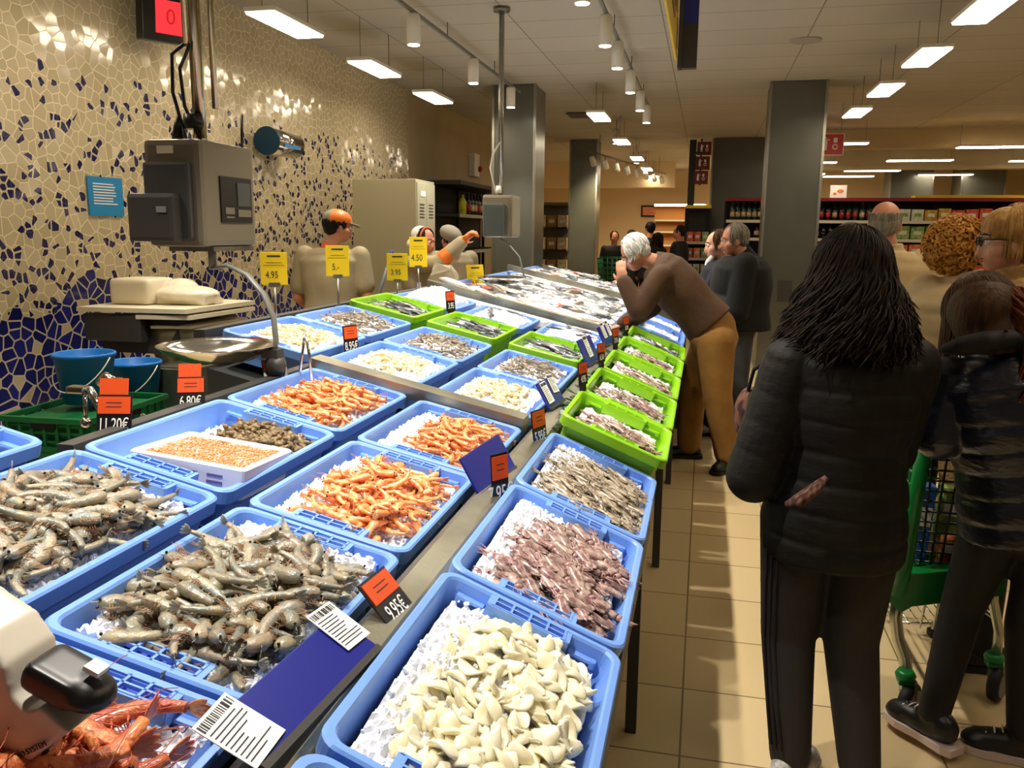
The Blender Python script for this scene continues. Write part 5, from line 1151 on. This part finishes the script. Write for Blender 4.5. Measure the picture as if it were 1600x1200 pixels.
def hair_short(m, n=260, L=.11, rad=(.079, .100, .090), excl=52, seed=2, wave=.003, top=True, th0=(5, 80), r0=.005, name='hair', thmax=115):
    def fn(body, J):
        k = J['k']; f, u, r, c = J['hf'], J['hu'], J['hr'], J['head']; b = NB(); rot = Matrix((r, f, u)).transposed()
        if top: ell(b, c+(u*.040-f*.030)*k, (.077*k, .088*k, .078*k), rot)
        ell(b, c+(u*.0-f*.050)*k, (.071*k, .062*k, .072*k), rot)
        locks(b, J, n, L, wave, rad, excl=excl, r0=r0, seed=seed, th0=th0, seg=7, thmax=thmax); obj(name, b, m, body, fix=False)
    return fn
def hair_curly(m, n=420, seed=3, sc=1.25):
    def fn(body, J):
        rnd = random.Random(seed); k = J['k']; f, u, r, c = J['hf'], J['hu'], J['hr'], J['head']; b = NB(); rot = Matrix((r, f, u)).transposed()
        ell(b, c+(u*.02-f*.03)*k, (.09*sc*k, .1*sc*k, .092*sc*k), rot)
        for i in range(n):
            d = V((rnd.gauss(0, 1), rnd.gauss(-.3, 1), rnd.gauss(.2, 1))).normalized()
            if d.y > .55 and d.z < .5: continue
            p = c+(u*.02-f*.03)*k+(r*d.x*.088+f*d.y*.1+u*d.z*.092)*k*sc; a, e = frame(d); R_ = rnd.uniform(.010, .017); tw = rnd.uniform(0, 6)
            tube(b, [p+(a*math.cos(tw+q*1.1)+e*math.sin(tw+q*1.1))*R_+d*q*.0035 for q in range(8)], [.005]*7+[.001], 5)
        obj('hair', b, m, body, fix=False)
    return fn
# hair and cloth materials
def hairm(n, c, c2): return mat(n, c, .55, col2=c2, scale=60, bump=.35, bscale=140, spec=.22, stretch=(1, 1, .15))
h_dark = hairm('dark_brown_hair', '#150d08', '#2b1a0e'); h_brown = hairm('brown_hair', '#3a2413', '#55371d'); h_aub = hairm('auburn_hair', '#5c260e', '#7c3c18'); h_ging = hairm('ginger_hair', '#a86c26', '#d09848')
h_blond = hairm('blonde_hair', '#9a7038', '#c69c5c'); h_white = hairm('white_hair', '#c6c4bc', '#e4e2da'); h_grey = hairm('grey_hair', '#6c6658', '#948c7c'); h_blk = hairm('black_hair', '#0e0b0a', '#1c1613')
c_black = mat('black_puffer_nylon', '#13120d', .66, col2='#191710', scale=6, bump=.3, bscale=22, spec=.28, stretch=(1, 1, 2.2)); c_navy = mat('navy_puffer_nylon', '#171a28', .3, col2='#1d2031', scale=6, bump=.5, bscale=20, spec=.6, stretch=(1, 1, 2.2))
c_leg = mat('charcoal_leggings', '#1f1a15', .75, bump=.15, bscale=200); c_blk = mat('black_leggings', '#0d0b0b', .75); c_brown = mat('brown_suede', '#42290f', .85, col2='#4c3218', scale=8, bump=.25, bscale=30)
c_tan = mat('tan_corduroy', '#9a6f30', .85, col2='#8a6128', scale=5, bump=.2, bscale=40); c_coat = mat('black_wool', '#0f100e', .9, bump=.15, bscale=60); c_jean = mat('grey_jeans', '#3d4248', .8, col2='#484e54', scale=12)
c_cream = mat('cream_padded_cloth', '#c4ac7e', .75, col2='#b89f70', scale=5, bump=.3, bscale=18); c_cream2 = mat('cream_quilted_cloth', '#c9b48c', .65, col2='#bda67c', scale=5, bump=.3, bscale=18); c_fur = mat('tan_fleece', '#b08a54', .9, col2='#9a7645', scale=60, bump=.8, bscale=120)
c_staff = mat('beige_uniform', '#a59878', .75, col2='#998c6c', scale=5, bump=.3, bscale=15); c_org = mat('orange_cloth', '#d2521c', .7); c_glove = mat('orange_rubber', '#e5761c', .45); c_capg = mat('grey_cap_cloth', '#8f8878', .8); c_mesh = mat('white_hair_net', '#d6d0c0', .8, bump=.6, bscale=150)
c_dkn = mat('dark_navy_cloth', '#10131f', .85); c_dk = mat('dark_cloth', '#14120f', .85); s_blk = mat('black_leather', '#15110f', .4); s_wht = mat('white_sneaker', '#c9c6c0', .6, col2='#8f8c88', scale=40); sole_w = mat('pale_sole', '#d9c3b8', .6); sole_d = mat('dark_sole', '#1b1816', .7)
c_plaid = mat('plaid_red', '#2e120c', .9, col2='#6b4632', scale=95, stretch=(1, 1, .25), detail=0)
SK, SP = MT['skin'], MT['skin_pale']
# --- 1 long dark wavy hair, black quilted jacket
J = skel(.41, 2.42, 1.62, (-.35, .94), .185); J['head'] = V((.385, 2.43, 1.49)); J['neck'] = V((.41, 2.41, 1.345)); J['shL'] = V((.25, 2.37, 1.245)); J['shR'] = V((.555, 2.42, 1.25)); J['elL'] = V((.165, 2.36, .93)); J['elR'] = V((.545, 2.52, .99))
J['wrL'] = V((.28, 2.60, .90)); J['wrR'] = V((.42, 2.64, .95)); J['pel'] = V((.40, 2.42, .86)); J['hipL'] = V((.305, 2.42, .80)); J['hipR'] = V((.475, 2.42, .80)); J['knL'] = V((.295, 2.42, .44)); J['knR'] = V((.470, 2.42, .44)); J['anL'] = V((.315, 2.33, .085)); J['anR'] = V((.505, 2.33, .085)); J['toeL'] = V((.5, .85, 0)).normalized(); J['toeR'] = V((.1, 1, 0))
def stripes(body, J):
    b = NB()
    for q in range(3):
        o_ = .012*(q-1); P_ = []
        for p, rr in ((J['hipL']+V((0, 0, -.08)), .113), (J['hipL'].lerp(J['knL'], .5), .100), (J['knL'], .082), (J['knL'].lerp(J['anL'], .5), .073), (J['anL']+V((0, 0, .06)), .066)):
            d = V((-.72, -.69, 0)).normalized(); s = V((.69, -.72, 0)); P_.append(p+d*(rr-.004)+s*o_*1.6)
        tube(b, P_, .0035, 5)
    obj('side_stripes', b, c_blk, body)
w1 = person('person seen from behind with long dark wavy hair, black quilted jacket and striped leggings', J, SP, [jacket(c_black, .032, -.33, 1.0, .082, .06, .04, .085, .0065, dsc=1.18, collar=.05, sm=3), trousers(c_leg, .118, .082, .062, .009, 'leggings', 1.05), stripes, shoes(s_wht, sole_w)],
    hair_long(h_dark, 1800, .30, .028, .55, (.092, .112, .108), seed=5, r0=.0042, curlf=11, low=.09), vox=.012, face=False)
b = NB(); tube(b, [(.335, 2.20, .985), (.31, 2.195, .955), (.275, 2.20, .92), (.24, 2.21, .90)], [.012, .026, .03, .010], 12, 0, .5); o = obj('plaid_scarf', b, c_plaid, None, True); tag(o, 'plaid scarf end hanging at the elbow of the long dark-haired shopper', 'scarf')
b = NB(); ell(b, (.16, 2.62, 1.05), (.05, .06, .09)); b = remesh(b, .008, 3); o = obj('plaid_bag', b, c_plaid); tube_b = NB(); tube(tube_b, [(.15, 2.6, 1.13), (.16, 2.56, 1.2), (.2, 2.5, 1.25)], .006, 6); obj('strap', tube_b, c_dk, o); tag(o, 'small plaid bag held against the left arm of the long dark-haired shopper', 'bag')
# --- 2 navy quilted jacket, bowed brown head with auburn length
J = skel(.86, 2.66, 1.60, (-.35, .94), .175); J['head'] = V((.795, 2.68, 1.365)); J['face'] = V((-.35, .8, -.55)); J['neck'] = V((.83, 2.62, 1.28)); J['shL'] = V((.71, 2.60, 1.18)); J['shR'] = V((1.04, 2.66, 1.18)); J['elL'] = V((.69, 2.58, 1.03)); J['wrL'] = V((.76, 2.70, 1.03)); J['elR'] = V((1.06, 2.66, .96)); J['wrR'] = V((.95, 2.76, 1.02))
J['pel'] = V((.965, 2.62, .82)); J['hipL'] = V((.885, 2.62, .80)); J['hipR'] = V((1.04, 2.60, .80)); J['knL'] = V((.835, 2.68, .46)); J['anL'] = V((.775, 2.63, .11)); J['knR'] = V((1.0, 2.62, .45)); J['anR'] = V((1.03, 2.63, .085)); J['toeL'] = V((-.6, .75, 0)).normalized(); J['toeR'] = V((-.9, .2, 0)).normalized()
def collar_blk(body, J):
    b = NB(); P_ = [V((.665, 2.53, 1.285)), V((.70, 2.50, 1.30)), V((.76, 2.49, 1.315)), V((.82, 2.50, 1.325)), V((.90, 2.54, 1.30))]; tube(b, P_, [.018, .036, .042, .036, .02], 12, 0, .75); b = remesh(b, .006, 1); ell(b, (.80, 2.47, 1.35), (.005,)*3); obj('hood_collar', b, c_blk, body, True)
def aub(body, J):
    b = NB(); rnd = random.Random(8)
    for i in range(600):
        p = V((rnd.uniform(.80, .93), 2.66+rnd.uniform(-.06, .04), 1.46-rnd.uniform(0, .05))); e = V((rnd.uniform(.83, .99), 2.49+rnd.uniform(-.04, .04), rnd.uniform(1.02, 1.22))); w0 = rnd.uniform(0, 6); P_ = []
        for q in range(13): s = q/12; m_ = p.lerp(e, s); m_ += V((.045, -.075, .03))*math.sin(s*PI)+V((math.sin(w0+s*7), .5*math.cos(w0+s*7), 0))*.008; P_.append(m_)
        tube(b, P_, [.0042]*10+[.003, .002, .001], 5)
    obj('long_hair', b, h_aub, body, fix=False)
    b = NB(); capsule(b, J['head']+V((0, -.03, -.02)), J['neck']+V((0, -.03, .03)), .088, .08); ell(b, J['head']+V((0, -.03, .02)), (.10, .115, .10)); b = remesh(b, .01, 4); obj('nape_hair', b, h_brown, body)
person('person in navy quilted jacket and black leggings bowing over the green shopping cart', J, SP, [jacket(c_navy, .034, -.12, 1.10, .078, .058, .05, .075, .007, dsc=1.15, sm=3, collar=.07), trousers(c_blk, .098, .066, .05, .01, 'leggings', 1.05), shoes(s_blk, sole_w), collar_blk, aub],
    hair_long(h_brown, 900, .22, .003, .0, (.092, .112, .102), seed=6, low=.05, excl=30, r0=.0045), vox=.012, face=False)
# --- 3 blonde with glasses, tan fleece
J = skel(1.10, 3.3, 1.70, (-.97, .2), .19); J['head'] = V((1.05, 3.3, 1.585)); J['face'] = V((-.98, .12, -.05)); J['neck'] = V((1.10, 3.3, 1.44))
def glasses(body, J):
    b = NB(); f, u, r, c = J['hf'], J['hu'], J['hr'], J['head']
    for s in (-1, 1): tube(b, [c+(r*(s*.032+.024*math.cos(a))+f*.098+u*(.002+.017*math.sin(a))) for a in [2*PI*q/14 for q in range(15)]], .0028, 5); tube(b, [c+r*s*.056+f*.096+u*.008, c+r*s*.078+f*.05+u*.008, c+r*s*.082-f*.005+u*.002], .003, 5)
    tube(b, [c+r*-.01+f*.1+u*.004, c+f*.103+u*.008, c+r*.01+f*.1+u*.004], .0025, 5); obj('glasses', b, MT['black_plastic'], body)
def bun(m, L=.0):
    def fn(body, J):
        hair_short(m, 1100, .12, (.084, .106, .096), 66, 12, .002, r0=.004, thmax=120)(body, J)
        b = NB(); ell(b, J['head']+V((-.012, 0, .048)), (.088, .080, .072)); b = remesh(b, .008, 2); obj('swept_hair', b, m, body)
    return fn
person('blonde person with dark glasses and tan fleece collar in profile at the right edge', J, MT['skin_pale'], [jacket(c_fur, .05, -.4, 1.15, .085, .06, 0, .08, .012, 'fleece_coat', collar=.09), trousers(c_dk, vox=.014), shoes(s_blk, sole_d), glasses], bun(h_blond), vox=.007)
# --- 4 curly ginger, cream quilted jacket
J = skel(1.10, 4.0, 1.66, (.45, .85), .19); J['head'] = V((1.065, 4.0, 1.54)); J['neck'] = V((1.10, 3.98, 1.40)); J['shL'] = V((.96, 4.0, 1.345)); J['shR'] = V((1.28, 4.02, 1.345)); J['elL'] = V((.92, 3.98, 1.04))
person('person with curly ginger hair and cream quilted jacket, back turned', J, SP, [jacket(c_cream2, .04, -.4, 1.15, .085, .06, .05, .10, .010, collar=.06), trousers(c_dk, vox=.014), shoes(s_blk, sole_d)], hair_curly(h_ging), vox=.013, face=False)
# --- 5 bald, cream jacket
J = skel(.98, 5.0, 1.79, (.1, 1), .20); J['head'] = V((.955, 5.0, 1.665))
def collarb(body, J): pass
person('balding person in a plain cream jacket seen from behind beyond the dark-haired shopper', J, SK, [jacket(c_cream, .04, -.35, 1.12, .08, .055, 0, vox=.011, collar=.05), trousers(c_jean, vox=.014), shoes(s_blk, sole_d)], hair_short(h_grey, 500, .045, (.076, .096, .083), 70, 4, .001, False, (74, 98), .0028), vox=.010, face=False)
J = skel(1.0, 6.3, 1.69, (-.6, .8), .18); person('person in a grey cap mostly hidden behind the balding shopper', J, SK, [jacket(c_dkn, .03, -.35, vox=.014), trousers(c_dk, vox=.016), shoes(s_blk, sole_d), lambda body, J: obj('cap', (lambda b: (ell(b, J['head']+V((0, 0, .05)), (.10, .11, .07)), b)[1])(NB()), mat('grey_blue_cap', '#4a4c58', .8), body)], None, vox=.016, face=False)
# --- 6 white-haired, brown jacket, bending
J = skel(.08, 5.85, 1.72, (-1, .05), .18); J['head'] = V((-.47, 5.84, 1.465)); J['face'] = V((-.80, -.12, -.60)); J['neck'] = V((-.335, 5.88, 1.40)); J['shL'] = V((-.28, 5.70, 1.31)); J['shR'] = V((-.24, 6.06, 1.33)); J['pel'] = V((.08, 5.86, .96))
J['elL'] = V((-.41, 5.60, 1.10)); J['wrL'] = V((-.525, 5.66, 1.28)); J['elR'] = V((-.36, 6.06, 1.08)); J['wrR'] = V((-.545, 5.92, .955)); J['hipL'] = V((.10, 5.77, .88)); J['hipR'] = V((.07, 5.94, .88)); J['knL'] = V((.13, 5.72, .52)); J['anL'] = V((.215, 5.72, .085)); J['knR'] = V((-.04, 5.96, .50)); J['anR'] = V((-.045, 5.98, .085)); J['toeL'] = V((-.45, -.85, 0)).normalized(); J['toeR'] = V((-1, -.1, 0)).normalized()
person('white-haired person in brown jacket and tan trousers bending over the fish counter', J, SK, [jacket(c_brown, .032, .04, 1.02, .078, .055, 0, vox=.009, dsc=1.1, collar=.03, sm=8), trousers(c_tan, .132, .098, .085, .011, end=.03, wsc=1.28), shoes(s_blk, sole_d, 1.1),
    lambda body, J: obj('cuff', (lambda b: (capsule(b, J['wrL']-(J['wrL']-J['elL']).normalized()*.03, J['wrL'], .042, .040), b)[1])(NB()), mat('teal_knit', '#31504a', .8), body)], hair_short(h_white, 420, .10, (.082, .102, .094), 48, 6, .006, r0=.006), vox=.007, hd={'L': (V((-.25, .25, .9)), V((.25, .9, -.1)), .55), 'R': (V((-.9, -.25, -.3)), V((0, 0, -1)), .35)})
# --- 7 black coat, facing the counter
J = skel(.28, 6.55, 1.70, (-.95, -.05), .20); J['wrL'] = V((.02, 6.42, 1.10)); J['elL'] = V((.25, 6.30, 1.04)); J['head'] = V((.205, 6.52, 1.555)); J['face'] = V((-.93, -.25, -.12)); J['anL'] = V((.30, 6.45, .085)); J['anR'] = V((.28, 6.62, .085)); J['knL'] = V((.29, 6.46, .49))
person('grey-haired stout person in black coat and grey jeans standing before the pillar', J, SK, [jacket(c_coat, .05, -.02, 1.16, .088, .06, 0, vox=.011, name='coat', dsc=1.25, collar=.06), trousers(c_jean, .105, .08, .07, end=0), shoes(s_blk, sole_d)], hair_short(h_grey, 380, .09, (.081, .101, .092), 52, 7, .002), vox=.008, hd={'L': (V((-.8, -.1, .2)), V((0, 0, 1)), .8)})
# --- 8 partner behind
J = skel(.13, 6.95, 1.66, (-.95, -.1), .17); J['head'] = V((.09, 6.9, 1.515)); J['face'] = V((-.95, -.2, -.1)); J['elL'] = V((.02, 6.8, 1.06)); J['wrL'] = V((-.08, 6.78, 1.22)); J['anL'] = V((.10, 6.72, .085))
person('person in dark navy jacket half hidden behind the black-coated one', J, SP, [jacket(c_dkn, .035, -.25, 1.05, .07, .05, vox=.013), trousers(c_dk, vox=.014), shoes(s_wht, sole_d), lambda body, J: obj('scarf', (lambda b: (tube(b, [J['neck']+V((-.07, -.08, .03)), J['neck']+V((-.1, -.05, -.03)), J['neck']+V((-.11, -.04, -.14)), J['neck']+V((-.1, -.05, -.28))], [.02, .025, .022, .01], 8), b)[1])(NB()), MT['paper'], body)], hair_short(h_brown, 240, .10, excl=55), vox=.011)
# --- 9 staff in beige uniform, orange and grey cap
J = skel(-2.70, 5.8, 1.74, (-.05, 1), .215); J['head'] = V((-2.655, 5.82, 1.625)); J['face'] = V((.75, .65, -.1)); J['elL'] = V((-2.98, 5.78, 1.10)); J['elR'] = V((-2.42, 5.78, 1.12)); J['wrL'] = V((-2.90, 5.98, .92)); J['wrR'] = V((-2.40, 5.90, .90))
def cap2(a, c2_):
    def fn(body, J):
        f, u, r, c = J['hf'], J['hu'], J['hr'], J['head']; k = J['k']; rot = Matrix((r, f, u)).transposed()
        b = NB(); ell(b, c+(u*.052-f*.012)*k, (.088*k, .106*k, .072*k), rot, 0, 24, 14); vs = [v for v in b.verts if (v.co-c).dot(u) < .012*k]; bmesh.ops.delete(b, geom=vs, context='VERTS')
        for fc in b.faces:
            d = fc.calc_center_median()-c; fc.material_index = 1 if d.x > -.015 else 0
        bmesh.ops.solidify(b, geom=b.faces[:], thickness=.004); cp = obj('cap', b, [a, c2_], body); b = NB(); tube(b, [c+(f*.07+u*.03)*k, c+(f*.12+u*.025)*k, c+(f*.155+u*.012)*k], [.06*k, .062*k, .045*k], 14, 0, .12); obj('peak', b, a, cp)
    return fn
def apron(m, back=True, strap=True):
    def fn(body, J):
        k = J['k']; p = J['pel']; f, r = J['f'], J['r']; b = NB()
        P_ = [p+V((0, 0, .10))+(r*math.cos(a)*.195+f*math.sin(a)*.15)*k for a in [2*PI*q/24 for q in range(25)]]; tube(b, P_, [.02*k]*25, 8, 0, .3)
        for s in (-1, 1): tube(b, [p+V((0, 0, .08))+(r*s*.19-f*.02)*k, p+(r*s*.20)*k-V((0, 0, .12)), p+(r*s*.20+f*.03)*k-V((0, 0, .38))], [.05*k, .06*k, .055*k], 10, 0, .25)
        obj('apron', b, m, body, True)
    return fn
def gloves(m, long=False, which='LR'):
    def fn(body, J):
        for n in which:
            b = NB(); a = J['wr'+n].lerp(J['el'+n], .75 if long else .25); k = J['k']; capsule(b, a, J['wr'+n], .074*k if long else .036, (.052 if long else .032)*k); d = (J['wr'+n]-J['el'+n]).normalized(); hand(b, J['wr'+n], d, J.get('gn', V((0, 0, -1))), 1 if n == 'L' else -1, J.get('gc', .7), k*1.12); b = remesh(b, .006, 2); obj('glove', b, m, body)
    return fn
def collar_o(m):
    def fn(body, J):
        b = NB(); d = (J['head']-J['neck']).normalized(); lathe(b, J['neck']-d*.02, [(.085, -.015), (.078, .02), (.07, .045), (.066, .045), (.07, .0)], 20, ax=d); obj('collar', b, m, body, True)
    return fn
person('staff person with orange and grey cap and beige short-sleeved shirt, back to the camera', J, SK, [jacket(c_staff, .035, -.12, 1.05, .072, .06, sleeves='short', name='shirt', dsc=1.1, vox=.011), trousers(c_dkn, .11, .08, vox=.014), shoes(s_blk, sole_d), cap2(c_capg, c_glove), apron(c_org), gloves(c_glove), collar_o(c_org)], hair_short(h_blk, 200, .05, th0=(70, 95), top=False, excl=60), vox=.010, face=True)
# --- 10 staff pointing with an orange glove
J = skel(-2.42, 7.0, 1.63, (.8, -.55), .17); J['head'] = V((-2.365, 6.95, 1.515)); J['face'] = V((.93, -.33, -.10)); J['neck'] = V((-2.42, 6.98, 1.38)); J['shR'] = V((-2.45, 6.85, 1.32)); J['shL'] = V((-2.34, 7.12, 1.32)); J['elR'] = V((-2.20, 6.78, 1.325)); J['wrR'] = V((-1.99, 6.82, 1.515)); J['elL'] = V((-2.2, 7.15, 1.08)); J['wrL'] = V((-2.08, 7.0, 1.0)); J['gn'] = V((0, -.3, -.9)); J['gc'] = 1.1
def net(body, J):
    f, u, r, c = J['hf'], J['hu'], J['hr'], J['head']; b = NB(); rot = Matrix((r, f, u)).transposed(); ell(b, c+u*.045-f*.055, (.085, .085, .08), rot, 0, 20, 12); ell(b, c-f*.13-u*.045, (.055, .06, .055), rot); b = remesh(b, .009, 2); obj('hair_net', b, c_mesh, body)
def band(body, J):
    f, u, r, c = J['hf'], J['hu'], J['hr'], J['head']; b = NB(); tube(b, [c+r*math.cos(a)*.083+u*(.03+.085*math.sin(a))+f*.012 for a in [PI*q/12 for q in range(13)]], .008, 6); obj('headband', b, c_org, body)
person('staff person with white hair net pointing up at the small scale in an orange glove', J, SK, [jacket(c_staff, .03, -.15, 1.06, .075, .06, name='shirt', vox=.011), trousers(c_dkn, vox=.014), shoes(s_blk, sole_d), apron(c_org), gloves(c_glove, True, 'R'), gloves(c_glove, False, 'L'), net, band], hair_short(h_blk, 260, .10, (.080, .100, .090), 55, 8), vox=.008)
# --- 11 staff in grey cap
J = skel(-2.30, 7.6, 1.66, (.7, -.6), .18); J['head'] = V((-2.335, 7.58, 1.52)); J['face'] = V((.75, -.5, -.45)); J['elR'] = V((-2.3, 7.35, 1.12)); J['wrR'] = V((-2.05, 7.3, 1.05))
def cap3(body, J):
    f, u, r, c = J['hf'], J['hu'], J['hr'], J['head']; rot = Matrix((r, f, u)).transposed(); b = NB(); ell(b, c+u*.055-f*.01, (.10, .125, .075), rot, 0, 22, 12); b = remesh(b, .01, 2); obj('cap', b, c_capg, body)
person('staff person with puffy grey cap standing behind the pointing one', J, SK, [jacket(c_staff, .03, -.15, 1.06, .075, .06, name='shirt', vox=.012), trousers(c_dkn, vox=.015), shoes(s_blk, sole_d), apron(MT['white_plastic']), gloves(c_glove, True, 'R'), cap3], hair_short(h_blk, 120, .05, th0=(70, 95), top=False), vox=.010)
b = NB(); prism(b, [(-.10, .0), (.08, -.02), (.13, .12), (.07, .24), (-.07, .25), (-.12, .12)], -.03, .03); bmesh.ops.subdivide_edges(b, edges=b.edges[:], cuts=3, use_grid_fill=True)
for v in b.verts: v.co += V((.015*noise.noise(v.co*14), .02*noise.noise(v.co*11), .015*noise.noise(v.co*9)))
o = obj('plastic_bag', b, mat('crumpled_bag', '#c9bfa4', .3, bump=.6, bscale=30), None, False, (-2.13, 6.72, 1.08)); tag(o, 'pale crumpled plastic bag held between the two staff persons', 'bag')
# --- far shoppers
def far(label, x, y, h, f, jm, hm, long=False, leg=None):
    J = skel(x, y, h, f, .17); person(label, J, SK, [jacket(jm, .035, -.3, vox=.02), trousers(leg or c_dk, vox=.022), shoes(s_blk, sole_d)], (hair_long(hm, 90, .25, .004, 0, low=0) if long else hair_short(hm, 80, .1)), vox=.02, face=False)
far('tiny far person in black standing by the dark green cart', -1.58, 15.0, 1.63, (.3, -1), c_blk, h_brown)
far('tiny far person with dark cap, just left above the white-haired head', -1.33, 15.6, 1.66, (.5, 1), c_dkn, h_blk)
far('far person in black, tallest of the group beneath the framed picture', -.97, 15.3, 1.80, (-.4, 1), c_blk, h_blk)
far('far person in dark grey with long dark hair beside the tallest one', -.80, 14.7, 1.60, (-.8, .5), c_dk, h_dark, True)
far('thin far person in black near the yellow-topped display end', -.42, 14.4, 1.74, (-1, .1), c_blk, h_blk)
# ------------------------------------------------------------------ tidy: drop template objects that were never placed
for o in list(bpy.data.objects):
    if o.parent is None and o.type in ('MESH', 'EMPTY') and not o.get('category') and not o.get('kind'):
        for ch in list(o.children_recursive): bpy.data.objects.remove(ch, do_unlink=True)
        bpy.data.objects.remove(o, do_unlink=True)
